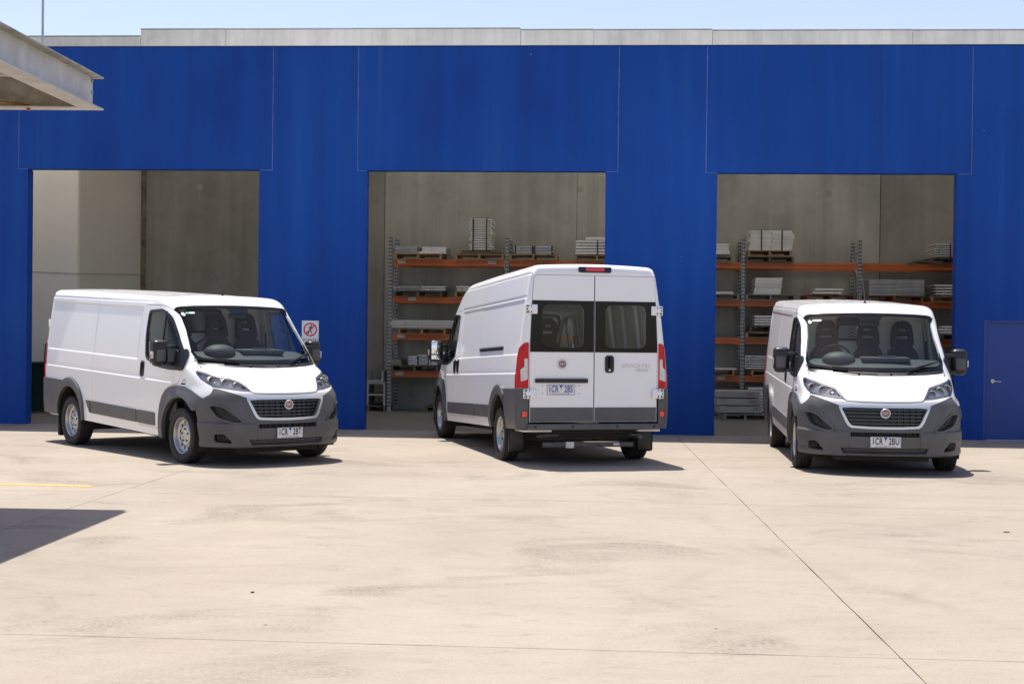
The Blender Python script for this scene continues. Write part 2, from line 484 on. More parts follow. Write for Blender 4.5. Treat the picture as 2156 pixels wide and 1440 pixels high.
def text_mesh(name, body, size, m, depth=0.002, align='CENTER', squeeze=1.0, shear=0.0, bold=0.0, space=1.0):
    cu = bpy.data.curves.new(name, 'FONT')
    cu.body = body
    cu.size = size
    cu.align_x = align
    cu.align_y = 'CENTER'
    cu.extrude = depth
    cu.resolution_u = 3
    cu.shear = shear
    cu.offset = bold
    cu.space_character = space
    o = bpy.data.objects.new(name, cu)
    COL.objects.link(o)
    bpy.context.view_layer.update()
    dg = bpy.context.evaluated_depsgraph_get()
    me = bpy.data.meshes.new_from_object(o.evaluated_get(dg))
    bpy.data.objects.remove(o)
    bpy.data.curves.remove(cu)
    me.name = name
    me.materials.clear()
    me.materials.append(m)
    if squeeze != 1.0: me.transform(Matrix.Diagonal((squeeze, 1, 1, 1)))
    return me

def copy_tree(o, parent=None):
    c = o.copy()
    COL.objects.link(c)
    if parent is not None: c.parent = parent
    for ch in list(o.children): copy_tree(ch, c)
    return c

# ---------------------------------------------------------------- the yard
WALL_A = math.atan2(-0.0708, 1.0)
WM = Matrix.Translation((0, 24.57, 0)) @ Matrix.Rotation(WALL_A, 4, 'Z')    # frame of the blue wall: u along it, d into the building
def W(u, d, z=0.0, rz=0.0):
    return WM @ Matrix.Translation((u, d, z)) @ Matrix.Rotation(rz, 4, 'Z')

sk = MB()
g = sk.box((-900, -900, -0.40), (900, 900, -0.06)).obj('ground', M['earth'], None, WM)
tag(g, kind='structure')
yard = MB().box((-60, -60, -0.06), (60, 14, -0.012)).obj('yard', M['joint'], None, WM)
tag(yard, kind='structure')
us = [-42.4, -35.9, -29.4, -22.9, -16.4, -9.9, -3.41, 3.09, 9.6, 16.1, 22.6, 29.1, 35.6, 42.1]
ds = [-50.9, -44.05, -37.2, -30.35, -23.5, -16.65, -9.80, -2.94, 0.0]
def u_at(i, d):
    k = -0.031 if us[i] > 0 else -0.004          # the sawn joints are not quite square to the wall
    return us[i] + k * (d + 10.0)
gap = 0.0035
for i in range(len(us) - 1):
    for j in range(len(ds) - 1):
        d0, d1 = ds[j] + gap, ds[j + 1] - (0 if ds[j + 1] == 0.0 else gap)
        q = [(u_at(i, d0) + gap, d0), (u_at(i + 1, d0) - gap, d0), (u_at(i + 1, d1) - gap, d1), (u_at(i, d1) + gap, d1)]
        near = -12.0 <= us[i] < 9.0 and ds[j] > -30
        e = []
        for (ax_, ay_), (bx_, by_) in zip(q, q[1:] + q[:1]):
            n_ = 26 if near else 1          # slightly chipped arrises along the saw cuts
            for t_ in range(n_):
                f_ = t_ / n_
                jx, jy = (random.gauss(0, 0.0016), random.gauss(0, 0.0016)) if (near and t_) else (0, 0)
                if ds[j + 1] == 0.0: jy = -abs(jy)
                e.append((ax_ + (bx_ - ax_) * f_ + max(-.003, min(.003, jx)), ay_ + (by_ - ay_) * f_ + max(-.003, min(.003, jy))))
        MB().prism(e, -0.02, 0.0).obj('slab', M['yard'], yard)
# yellow bay marking
yl = MB()
a0, a1 = Vector((-9.2, 16.08)), Vector((-4.52, 15.53))
dv = (a1 - a0).normalized(); nv = Vector((-dv.y, dv.x)) * 0.045
yl.prism([tuple(a0 - nv), tuple(a1 - nv), tuple(a1 + nv), tuple(a0 + nv)], 0.0, 0.004)
tag(yl.obj('bay_marking', M['yellow']), 'faded yellow painted line on the pale concrete left of the vans', 'ground marking')

# bits lying on the concrete
def ground_bit(name, x, y, rx, ry, rz, m, label, cat):
    g_ = MB().sphere((0, 0, 0), (rx, ry, rz), 10)
    for v_ in g_.bm.verts: v_.co *= 1 + random.uniform(-0.15, 0.15)
    tag(g_.obj(name, m, None, Matrix.Translation((x, y, rz * 0.8))), label, cat)
ground_bit('pebble', -1.68, 9.42, 0.014, 0.009, 0.006, mat('dark_stone', (0.07, 0.06, 0.05), 0.8), 'small dark stone alone on the concrete in the left foreground', 'stone')
ground_bit('dry_leaf', 4.40, 12.75, 0.030, 0.018, 0.006, mat('dead_leaf', (0.20, 0.09, 0.03), 0.8), 'brown dry leaf on the concrete near the right edge', 'leaf')

# ---------------------------------------------------------------- the blue warehouse
wh = empty('warehouse', WM, 'blue precast concrete warehouse with three tall open bays', 'building')
TH = 0.23
TOP = 6.57
def wpanel(name, poly, m=M['blue'], d0=0.0, d1=TH):
    mb = MB().prism(poly, d0, d1, 'Y')
    bmesh.ops.recalc_face_normals(mb.bm, faces=mb.bm.faces[:])
    return mb.obj(name, m, wh)
G = 0.011
HD = 4.47     # underside of the lintel panels
lint = [(-8.67, -4.185), (-2.69, 1.76), (3.255, 7.64)]
opn = [(-8.505, -4.405, 4.455), (-2.53, 1.56, 4.45), (3.44, 7.41, 4.435)]
for (a, b), (o0, o1, oz) in zip(lint, opn):
    wpanel('lintel_panel', [(a, oz), (b, oz), (b, TOP), (a, TOP)])
def column(l_lint, l_open, r_open, r_lint, ozl, ozr):
    pts = []
    x0 = l_open if l_open is not None else l_lint
    pts.append((x0, 0.0)); pts.append((r_open if r_open is not None else r_lint, 0.0))
    if r_open is not None: pts += [(r_open, ozr - G), (r_lint - G, ozr - G)]
    pts += [((r_lint - G) if r_open is not None else r_lint, TOP), ((l_lint + G) if l_open is not None else l_lint, TOP)]
    if l_open is not None: pts += [(l_lint + G, ozl - G), (l_open, ozl - G)]
    return pts
wpanel('column_panel', column(-15.0, None, -8.505, -8.67, 0, 4.455))
wpanel('column_panel', column(-4.185, -4.405, -2.53, -2.69, 4.455, 4.45))
wpanel('column_panel', column(1.76, 1.56, 3.44, 3.255, 4.45, 4.435))
# right end panel with the doorway notched out
DX0, DX1, DZ = 7.935, 8.86, 1.965
wpanel('column_panel', [(7.41, 0), (DX0, 0), (DX0, DZ), (DX1, DZ), (DX1, 0), (16.0, 0), (16.0, TOP), (7.64 + G, TOP), (7.64 + G, 4.435 - G), (7.41, 4.435 - G)])
# sealant in the joints between the panels, set back from the face
for x, z0 in ((-8.67 - G / 2, 4.446), (-4.185 + G / 2, 4.446), (-2.69 - G / 2, 4.441), (1.76 + G / 2, 4.441), (3.255 - G / 2, 4.426), (7.64 + G / 2, 4.426)):
    MB().box((x - G * 0.49, 0.0025, z0), (x + G * 0.49, TH - 0.02, TOP - 0.01)).obj('joint_sealant', M['sealant'], wh)
for x0, x1, z in ((-8.67, -8.515, 4.4505), (-4.40, -4.185, 4.4505), (-2.69, -2.54, 4.4455), (1.565, 1.76, 4.4455), (3.255, 3.435, 4.4305), (7.415, 7.64, 4.4305)):
    MB().box((x0, 0.004, z - G * 0.49), (x1, TH - 0.02, z + G * 0.49)).obj('joint_sealant', M['sealant'], wh)
# thin flashing on top of the blue panels
MB().box((-15.0, -0.008, TOP + 0.002), (16.0, TH, TOP + 0.016)).obj('capping', mat('navy_capping', (0.006, 0.02, 0.12), 0.5), wh)
# parapet panels standing behind the blue front
par = [(-15.0, -6.525, 6.755), (-6.52, -5.025, 6.873), (-5.02, 0.08, 6.870), (0.085, 1.33, 6.845), (1.335, 3.33, 6.84), (3.335, 6.65, 6.825), (6.655, 10.5, 6.82), (10.505, 16.0, 6.82)]
KP = (24.5 + 6.75) / 24.5         # the pale panels are the tops of the rear wall, seen over the front
for a, b, z in par:
    ua, ub = 1.735 + (a - 1.735) * KP, 1.735 + (b - 1.735) * KP
    zp = 1.737 + (z - 1.737) * KP
    MB().box((ua, 6.75, 6.36), (ub, 6.93, zp), 0.008).obj('parapet_panel', M['parapet'], wh)
    MB().box((ua + 0.002, 6.735, zp + 0.003), (ub - 0.002, 6.945, zp + 0.022)).obj('parapet_capping', M['gal_dull'], wh)
# doorway on the right
door = MB().box((DX0 + 0.012, 0.035, 0.012), (DX1 - 0.012, 0.08, DZ - 0.012)).obj('side_door', M['blue_door'], wh)
hb = MB().cyl((8.045, 0.033, 0.985), (8.045, 0.018, 0.985), 0.033, n=20)
hb.cyl((8.045, 0.02, 0.985), (8.045, -0.03, 0.985), 0.011)
hb.tube([(8.045, -0.03, 0.985), (8.08, -0.032, 0.983), (8.17, -0.03, 0.978)], 0.010)
hb.obj('lever_handle', mat('satin_handle', (0.62, 0.60, 0.55), 0.35, metal=0.5), door, smooth=True)
MB().box((DX0 - 0.05, -0.004, 0), (DX0, -0.0005, DZ + 0.03)).obj('door_frame', M['blue_door'], wh)
MB().box((DX0 + 0.0005, -0.004, DZ), (DX1, -0.0005, DZ + 0.03)).obj('door_frame', M['blue_door'], wh)
MB().box((DX0, -0.05, 0.0005), (DX1, 0.10, 0.012)).obj('door_sill', M['gal_dull'], wh)

# shell behind the front
BD = 6.55
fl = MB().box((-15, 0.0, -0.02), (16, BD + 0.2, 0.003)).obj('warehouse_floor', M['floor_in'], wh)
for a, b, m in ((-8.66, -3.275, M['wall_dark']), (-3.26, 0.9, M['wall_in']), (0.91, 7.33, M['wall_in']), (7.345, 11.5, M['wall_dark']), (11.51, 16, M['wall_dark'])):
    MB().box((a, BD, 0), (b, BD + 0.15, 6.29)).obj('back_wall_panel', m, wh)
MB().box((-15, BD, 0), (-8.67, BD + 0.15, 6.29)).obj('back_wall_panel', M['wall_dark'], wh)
MB().box((-15, BD + 0.152, 0), (16, BD + 0.2, 6.29)).obj('light_block_backing', M['wall_dark'], wh)  # backing added to stop daylight leaking through the panel joints
MB().box((-15.1, TH, 0), (-14.95, BD, 6.5)).obj('end_wall', M['wall_in'], wh)
MB().box((15.85, TH, 0), (16.0, BD, 6.5)).obj('end_wall', M['wall_in'], wh)
# roof sheeting, with unseen translucent strips added to brighten the bays
rf = MB()
fg = glass_mat('added_rooflight_glass', (0.62, 0.62, 0.58), 0.6)
xs = [-15, -12.6, -8.7, -7.4, -6.4, -2.9, -1.5, 0.6, 2.0, 4.6, 6.0, 8.2, 9.6, 12.0, 13.4, 16]
for k in range(len(xs) - 1):
    if k % 2 == 0: rf.box((xs[k], TH + 0.003, 6.30), (xs[k + 1], BD + 0.15, 6.34))
rf.obj('roof_sheeting', mat('white_roof_sheet', (0.74, 0.74, 0.72), 0.5, var=0.04), wh)
dif = bpy.data.materials.new('added_rooflight_sheet'); dif.use_nodes = True
nt = dif.node_tree; nt.nodes.clear()
tr = N(nt, 'ShaderNodeBsdfTranslucent'); tr.inputs[0].default_value = (0.78, 0.76, 0.70, 1)
oo = N(nt, 'ShaderNodeOutputMaterial'); nt.links.new(tr.outputs[0], oo.inputs[0])
for k in range(1, len(xs) - 1, 2):
    MB().box((xs[k] + 0.002, TH + 0.003, 6.32), (xs[k + 1] - 0.002, BD + 0.15, 6.323)).obj('added_rooflight', dif, wh)
# round lifting-point patches cast in the back wall
for u, z in ((-7.38, 4.79), (-2.08, 4.78), (0.95, 4.78), (6.25, 4.72)):
    MB().cyl((u, BD - 0.003, z), (u, BD, z), 0.075, n=20).obj('wall_patch', mat('wall_patch', (0.34, 0.32, 0.27), 0.85), wh)
# stepped joint filler
MB().box((-8.665, BD - 0.02, 0), (-8.56, BD - 0.003, 6.3)).obj('joint_filler', mat('rough_joint', (0.17, 0.14, 0.10), 0.95, var=0.5, vscale=7), wh)
MB().box((-3.275, BD + 0.01, 0), (-3.26, BD + 0.05, 6.3)).obj('joint_filler', mat('brown_joint', (0.14, 0.09, 0.06), 0.95, var=0.5, vscale=7), wh)
# small plastered room inside the left bay
RD = 4.1
room = MB()
room.box((-14.9, RD, 0), (-9.17, RD + 0.12, 6.29))
room.obj('room_wall', M['plaster'], wh)
MB().prism([(-9.29, RD + 0.121), (-9.172, RD + 0.121), (-8.68, BD - 0.001), (-8.80, BD - 0.001)], 0.004, 6.29).obj('room_wall', mat('shaded_plaster', (0.60, 0.58, 0.53), 0.75, var=0.04, vscale=1.0), wh)  # side of the white room, its shade put into a darker plaster colour
wire = MB().tube([(-10.6, RD - 0.012, 2.83), (-9.16, RD - 0.012, 2.78), (-9.158, RD + 0.1, 2.785), (-8.9, 5.4, 2.83), (-8.66, BD - 0.03, 2.86)], 0.0045, 6)
tag(wire.obj('cable', mat('grey_cable', (0.16, 0.155, 0.15), 0.6), None, WM), 'thin grey cable strung along the white wall in the left bay', 'cable')

# wheelie bin by the left opening
bn = empty('wheelie_bin', W(-9.64, 3.45, 0.003), 'dark green wheelie bin against the white wall behind the left van', 'bin')
b = MB()
b.grid([[(sx * (0.22 + 0.07 * t), sy * (0.24 + 0.08 * t), 0.05 + 0.90 * t) for sx, sy in ((-1, -1), (1, -1), (1, 1), (-1, 1), (-1, -1))] for t in (0, 0.5, 0.9, 1.0)])
b.box((-0.21, -0.23, 0.04), (0.21, 0.23, 0.06))
b.obj('bin_body', M['bin'], bn)
MB().box((-0.32, -0.36, 0.955), (0.32, 0.34, 1.0), 0.015).obj('lid', M['bin'], bn)
for s in (-1, 1):
    MB().cyl((s * 0.24, 0.22, 0.1), (s * 0.30, 0.22, 0.1), 0.1, n=20).obj('wheel', M['black'], bn)
MB().tube([(-0.25, 0.36, 0.93), (-0.25, 0.42, 0.97), (0.25, 0.42, 0.97), (0.25, 0.36, 0.93)], 0.015).obj('handle', M['bin'], bn)
br = empty('broom', W(-9.80, 3.86, 0.003), 'dark handled broom leaning beside the green bin', 'broom')
MB().tube([(0.0, -0.02, 0.1), (0.02, 0.15, 1.35)], 0.013).obj('handle', M['ink'], br)
MB().box((-0.16, -0.05, 0.03), (0.16, 0.03, 0.12), 0.01).obj('brush_head', M['black'], br)

# mast on the roof
ms = MB().cyl((0, 0, 0), (0, 0, 3.4), 0.022, n=10).cyl((0, 0, 3.4), (0, 0, 4.6), 0.008, n=8)
tag(ms.obj('mast', M['gal_dull'], None, W(-8.49, 0.55, 6.34)), 'slim grey aerial mast standing on the roof at the top left', 'mast')

# no entry sign on the blue column
sg = empty('safety_sign', W(-3.485, -0.004, 1.645), 'white safety sign with crossed out pedestrian on the blue column', 'sign')
SW, SH = 0.147, 0.218
pl = MB().box((-SW, -0.004, -SH), (SW, 0.003, SH), 0.0)
pl.obj('sign_plate', M['white'], sg)
rp = MB()
n = 40
ro, ri = 0.118, 0.094
cz = 0.065
for k in range(n):
    t0, t1 = 2 * math.pi * k / n, 2 * math.pi * (k + 1) / n
    q = [(r * math.cos(t), -0.0062, cz + r * math.sin(t)) for r, t in ((ri, t0), (ro, t0), (ro, t1), (ri, t1))]
    rp.bm.faces.new([rp.bm.verts.new(p) for p in q])
rp.obj('red_ring', M['signred'], sg)
bar = MB().box((-0.105, -0.0085, -0.011), (0.105, -0.0078, 0.011), mtx=Matrix.Translation((0, 0, cz)) @ Matrix.Rotation(-math.radians(45), 4, 'Y'))
bar.obj('red_bar', M['signred'], sg)
man = MB().sphere((0.018, -0.0065, cz + 0.073), (0.013, 0.0006, 0.013), 12)
man.prism([(-0.008, cz + 0.055), (0.022, cz + 0.055), (0.012, cz - 0.01), (-0.02, cz - 0.01)], -0.0072, -0.0062, 'Y')
man.prism([(-0.02, cz - 0.008), (0.0, cz - 0.008), (-0.028, cz - 0.075), (-0.045, cz - 0.075)], -0.0071, -0.0062, 'Y')
man.prism([(-0.006, cz - 0.008), (0.012, cz - 0.008), (0.036, cz - 0.075), (0.02, cz - 0.075)], -0.0073, -0.0062, 'Y')
man.prism([(0.018, cz + 0.05), (0.026, cz + 0.042), (0.055, cz + 0.002), (0.047, cz - 0.004)], -0.0070, -0.0062, 'Y')
man.prism([(-0.01, cz + 0.055), (-0.016, cz + 0.044), (-0.046, cz + 0.02), (-0.04, cz + 0.03)], -0.0074, -0.0062, 'Y')
man.obj('walking_figure', M['ink'], sg)
tm = text_mesh('sign_words', 'NO ENTRY', 0.062, M['ink'], 0.0004)
link(bpy.data.objects.new('sign_words', tm), sg, Matrix.Translation((0, -0.006, -0.115)) @ Matrix.Rotation(math.pi / 2, 4, 'X'))
for sx in (-1, 1):
    for sz in (-1, 1):
        MB().cyl((sx * 0.125, -0.007, sz * 0.195), (sx * 0.125, -0.004, sz * 0.195), 0.006, n=10).obj('screw', M['gal_dull'], sg)

# ---------------------------------------------------------------- steel canopy at the top left
CX, CY, CZ = -4.27, 14.62, 4.08
cp = empty('canopy', Matrix.Translation((CX, CY, CZ)) @ Matrix.Rotation(WALL_A * 0.55, 4, 'Z'), 'pale galvanised steel awning with an open channel beam at the top left', 'canopy')
def channel(mb, L, out):
    """open channel along -Y, 0.31 high; flanges towards +X"""
    mb.box((-0.006, -L, -0.150), (0.006, 0, 0.150))
    for s in (-1, 1):
        mb.prism([(-0.006, s * 0.150), (0.105, s * 0.152), (0.105, s * 0.162), (-0.006, s * 0.166)], -L, out, 'Y')
    return mb
side = MB(); side.box((-0.006, -9.0, -0.150), (0.006, -0.05, 0.150))
side.obj('beam_web', M['canopy'], cp)
for s in (-1, 1):
    f = MB(); f.box((-0.10, -9.0, s * 0.158 - 0.008), (0.105, 0.0, s * 0.158 + 0.008), 0.003)
    f.obj('beam_flange', M['canopy_dirty'] if s > 0 else M['canopy'], cp)
for zz in (-0.12, 0.0, 0.12):
    MB().cyl((0.006, -0.085, zz), (0.020, -0.085, zz), 0.017, n=6).obj('bolt', M['canopy_dirty'], cp)
# far beam, running left
MB().box((-6.5, -0.10, -0.150), (-0.02, -0.088, 0.150)).obj('rear_beam_web', M['canopy_dirty'], cp)
MB().box((-6.5, -0.19, -0.166), (-0.105, -0.0, -0.151), 0.003).obj('rear_beam_flange', M['canopy'], cp)
MB().box((-6.5, -0.19, 0.151), (-0.105, -0.0, 0.166), 0.003).obj('rear_beam_flange', M['canopy'], cp)
MB().tube([(-0.62, -0.14, -0.138), (-2.4, -1.0, -0.02), (-3.4, -1.4, 0.02)], 0.011, 6).obj('tie_rod', M['rust'], cp)
MB().cyl((-0.62, -0.13, -0.19), (-0.62, -0.13, -0.13), 0.02, n=8).obj('tie_bolt', M['rust'], cp)
for k in range(7):
    y = -0.9 - 1.3 * k
    MB().box((-6.5, y - 0.03, 0.02), (-0.03, y + 0.03, 0.15)).obj('purlin', M['canopy'], cp)
# corrugated roof sheet
rs = MB()
rows = []
for y in (-9.0, -0.02):
    rows.append([(-6.5 + 0.05 * i, y, 0.176 + 0.011 * (1 if (i // 2) % 2 else -1) ) for i in range(132)])
rs.grid(rows)
rs.obj('roof_sheet', M['ply'], cp)
for xx, yy in ((-6.2, -0.4), (-6.2, -8.6)):
    MB().box((xx - 0.06, yy - 0.06, -CZ), (xx + 0.06, yy + 0.06, -0.17)).obj('post', M['canopy'], cp)

# ---------------------------------------------------------------- the vans
# Body surface of a panel van as one smooth analytic skin F(x,y,z)=0 (x forward from the front axle, y left);
# every panel is cut from that skin along its own outline and given folded edges, so shut lines are real gaps.
def smax(a, b, k):
    h = np.maximum(k - np.abs(a - b), 0) / k
    return np.maximum(a, b) + h * h * k * 0.25
def sstep(z, a, b):
    t = np.clip((z - a) / (b - a), 0, 1)
    return t * t * (3 - 2 * t)
def smooth_prof(pts, sig):
    z = np.array([p[0] for p in pts], float); x = np.array([p[1] for p in pts], float)
    zs = np.arange(z[0] - 0.3, z[-1] + 0.3, 0.004)
    sl0 = (x[1] - x[0]) / (z[1] - z[0]); sl1 = (x[-1] - x[-2]) / (z[-1] - z[-2])
    xs = np.interp(zs, z, x)
    xs = np.where(zs < z[0], x[0] + sl0 * (zs - z[0]), xs); xs = np.where(zs > z[-1], x[-1] + sl1 * (zs - z[-1]), xs)
    n = int(4 * sig / 0.004)
    k = np.exp(-0.5 * (np.arange(-n, n + 1) * 0.004 / sig) ** 2); k /= k.sum()
    xp = np.pad(xs, n, mode='edge')
    xs = np.convolve(xp, k, 'valid')
    return lambda q: np.interp(q, zs, xs)
X0, RR = -1.5, 2.2
TQ = RR * math.pi / 2
class Skin:
    def __init__(s, wb, high, rake, slide):
        s.wb, s.high, s.rake, s.slide = wb, high, rake, slide
        s.xr = -(wb + 1.0)
        s.roof = 2.405 if high else 2.135
        s.zt = 2.31 if high else 2.05
        lo = [(0.15, 0.83), (0.24, 0.885), (0.32, 0.925), (0.45, 0.948), (0.60, 0.948), (0.75, 0.938), (0.88, 0.925), (0.95, 0.905), (1.02, 0.835), (1.10, 0.72),
              (1.18, 0.575), (1.245, 0.43)]
        if high:
            hi = [(1.6, 0.02), (1.98, -0.405), (2.2, -0.72), (2.32, -1.0), (2.45, -1.35)]
        else:
            hi = [(1.6, 0.02), (1.98, -0.405), (2.06, -0.50), (2.2, -0.70), (2.4, -1.0)]
        s.prof = smooth_prof(lo + hi, 0.018)
        s.pa = smooth_prof([(0.2, 0.20), (0.7, 0.21), (0.95, 0.22), (1.2, 0.24), (1.3, 0.25), (2.0, 0.15), (2.4, 0.15)], 0.05)
        s.pb = smooth_prof([(0.2, 0.26), (0.7, 0.25), (0.95, 0.19), (1.2, 0.14), (1.3, 0.11), (2.0, 0.10), (2.4, 0.10)], 0.05)
    def Xf(s, y, z):
        y2 = y * y
        x = s.prof(z) - s.pa(z) * y2 - s.pb(z) * y2 * y2 * y2
        # raised centre of the bonnet
        x = x + 0.012 * sstep(z, 0.98, 1.05) * (1 - sstep(z, 1.18, 1.24)) * (1 - sstep(np.abs(y) - (0.46 + 0.9 * (z - 0.95)), -0.03, 0.03))
        return x
    def Wd(s, x, y, z):
        w = 1.02 - 0.075 * np.maximum(z - 1.05, 0) - 0.040 * np.maximum(z - 1.05, 0) ** 2
        w = w - 0.05 * np.clip((0.55 - z) / 0.4, 0, 1) ** 2
        t = np.clip((x + 0.75) / 1.0, 0, 1.3)
        w = w - 0.058 * t * t * sstep(z, 0.75, 1.05)
        # bodyside ledges: each steps the skin inwards going up
        cargo = sstep(-x, 1.30, 1.33) * (1 - sstep(-x, s.wb + 0.86, s.wb + 0.90))
        door = sstep(-x, 0.20, 0.30)
        w = w - 0.012 * sstep(z, 1.000, 1.022) * door
        top = 1.96
        w = w - 0.011 * sstep(z, 1.245, 1.265) * (1 - sstep(z, top - 0.022, top)) * cargo
        # pressed uprights
        if s.wb < 3.6:
            for xx in (-2.72,):
                w = w - 0.007 * np.exp(-(((x - xx) / 0.010) ** 2)) * (x < -1.27)
        zg = s.zt - 0.018
        w = w - 0.010 * np.exp(-(((z - zg) / 0.013) ** 2)) * sstep(-x, 0.85, 1.15)
        if s.high:
            w = w - 0.006 * np.exp(-(((z - 1.985) / 0.012) ** 2)) * sstep(-x, 1.2, 1.3)
            w = w - 0.004 * np.exp(-(((x + 2.66) / 0.012) ** 2)) * (z > 1.96)
        return w
    def Rf(s, x, y):
        r = s.roof - 0.045 * y * y + 0.022 * np.clip((-x - 0.9) / 2.0, 0, 1)
        r = r + 0.006 * np.cos(2 * np.pi * y / 0.24) * sstep(-x, 1.25, 1.5) * (1 - sstep(-x, s.wb + 0.55, s.wb + 0.75)) * (1 - sstep(np.abs(y), 0.66, 0.72))
        return r
    def F(s, x, y, z):
        ay = np.abs(y)
        f = smax(x - s.Xf(ay, z), ay - s.Wd(x, y, z), 0.20)
        f = smax(f, z - s.Rf(x, ay), 0.10)
        xr = s.xr + 0.016 * np.maximum(z - 1.0, 0)
        return smax(f, xr - x, 0.11)
    def grad(s, P, e=0.004):
        x, y, z = P[:, 0], P[:, 1], P[:, 2]
        g = np.stack([s.F(x + e, y, z) - s.F(x - e, y, z), s.F(x, y + e, z) - s.F(x, y - e, z), s.F(x, y, z + e) - s.F(x, y, z - e)], 1)
        return g / np.maximum(np.linalg.norm(g, axis=1, keepdims=True), 1e-9)
    def cast(s, O, D):
        """from outside point O along D (unit 0..1) to the skin by bisection"""
        a = np.zeros(len(O)); b = np.ones(len(O))
        for _ in range(46):
            m = (a + b) / 2
            P = O + D * m[:, None]
            o = s.F(P[:, 0], P[:, 1], P[:, 2]) > 0
            a = np.where(o, m, a); b = np.where(o, b, m)
        return O + D * ((a + b) / 2)[:, None]
    def spec(s, k, A):
        """('f', y, z) from the front, ('s', x, z) from the left side, ('r', y, z) from the rear, ('t', x, y) from above -> points on the skin"""
        A = np.asarray(A, float)
        o = np.zeros((len(A), 3)); d = np.zeros((len(A), 3))
        if k == 'f': o[:, 0] = 1.4; o[:, 1] = A[:, 0]; o[:, 2] = A[:, 1]; d[:, 0] = -3.2
        elif k == 's': o[:, 0] = A[:, 0]; o[:, 1] = 1.5; o[:, 2] = A[:, 1]; d[:, 1] = -1.5
        elif k == 'r': o[:, 0] = s.xr - 0.6; o[:, 1] = A[:, 0]; o[:, 2] = A[:, 1]; d[:, 0] = 3.0
        elif k == 't': o[:, 0] = A[:, 0]; o[:, 1] = A[:, 1]; o[:, 2] = 3.2; d[:, 2] = -2.4
        return s.cast(o, d)
    def to_uv(s, mode, P):
        if mode == 'wrap':
            x, y = P[:, 0], P[:, 1]
            th = np.arctan2(y, x - X0)
            t = np.where(x > X0, RR * th, np.sign(y) * (TQ + (X0 - x)))
            return np.stack([t, P[:, 2]], 1)
        if mode == 'rear': return P[:, 1:3].copy()
        return P[:, 0:2].copy()
    def from_uv(s, mode, U):
        n = len(U)
        o = np.zeros((n, 3)); d = np.zeros((n, 3))
        if mode == 'wrap':
            t, z = U[:, 0], U[:, 1]
            th = np.clip(t / RR, -math.pi / 2, math.pi / 2)
            dx, dy = np.cos(th), np.sin(th)
            ox = X0 - np.maximum(np.abs(t) - TQ, 0)
            o[:, 0] = ox + dx * 3.2; o[:, 1] = dy * 3.2; o[:, 2] = z
            d[:, 0] = -dx * 3.2; d[:, 1] = -dy * 3.2
            return s.cast(o, d)
        return s.spec('r' if mode == 'rear' else 't', U)

def dense(pts, step, closed=False):
    out = []
    P = [np.array(p, float) for p in pts]
    if closed: P = P + [P[0]]
    for a, b in zip(P, P[1:]):
        n = max(1, int(np.ceil(np.linalg.norm(b - a) / step)))
        for i in range(n): out.append(a + (b - a) * i / n)
    if not closed: out.append(P[-1])
    return np.array(out)
def rnd(pts, r, closed=True, n=6):
    """round the corners of a polygon; r may be a list"""
    P = [np.array(p, float) for p in pts]
    out = []
    m = len(P)
    for i in range(m):
        rr = r[i] if hasattr(r, '__len__') else r
        if rr <= 0 or (not closed and i in (0, m - 1)):
            out.append(P[i]); continue
        a, b, c = P[i - 1], P[i], P[(i + 1) % m]
        la, lc = np.linalg.norm(a - b), np.linalg.norm(c - b)
        q = min(rr, la * 0.45, lc * 0.45)
        p0, p1 = b + (a - b) / la * q, b + (c - b) / lc * q
        for t in np.linspace(0, 1, n):
            out.append((1 - t) ** 2 * p0 + 2 * t * (1 - t) * b + t * t * p1)
    return out
def inpoly(U, poly):
    x, y = U[:, 0], U[:, 1]
    ins = np.zeros(len(U), bool)
    px, py = poly[:, 0], poly[:, 1]
    qx, qy = np.roll(px, 1), np.roll(py, 1)
    for a, b, c, d in zip(px, py, qx, qy):
        if b == d: continue
        ins ^= ((b > y) != (d > y)) & (x < (c - a) * (y - b) / (d - b) + a)
    return ins
def segdist(U, poly):
    best = np.full(len(U), 1e9)
    for a, b in zip(poly, np.roll(poly, -1, axis=0)):
        ab = b - a; l2 = max(ab @ ab, 1e-12)
        t = np.clip(((U - a) @ ab) / l2, 0, 1)
        best = np.minimum(best, np.linalg.norm(U - (a + t[:, None] * ab), axis=1))
    return best
def shrink(U, g):
    """offset a closed uv polygon inwards by g"""
    A = 0.5 * np.sum(U[:, 0] * np.roll(U[:, 1], -1) - np.roll(U[:, 0], -1) * U[:, 1])
    a = U - np.roll(U, 1, axis=0); b = np.roll(U, -1, axis=0) - U
    a /= np.maximum(np.linalg.norm(a, axis=1, keepdims=True), 1e-9); b /= np.maximum(np.linalg.norm(b, axis=1, keepdims=True), 1e-9)
    t = a + b; t /= np.maximum(np.linalg.norm(t, axis=1, keepdims=True), 1e-9)
    n = np.stack([-t[:, 1], t[:, 0]], 1) * (1 if A > 0 else -1)
    return U + n * g

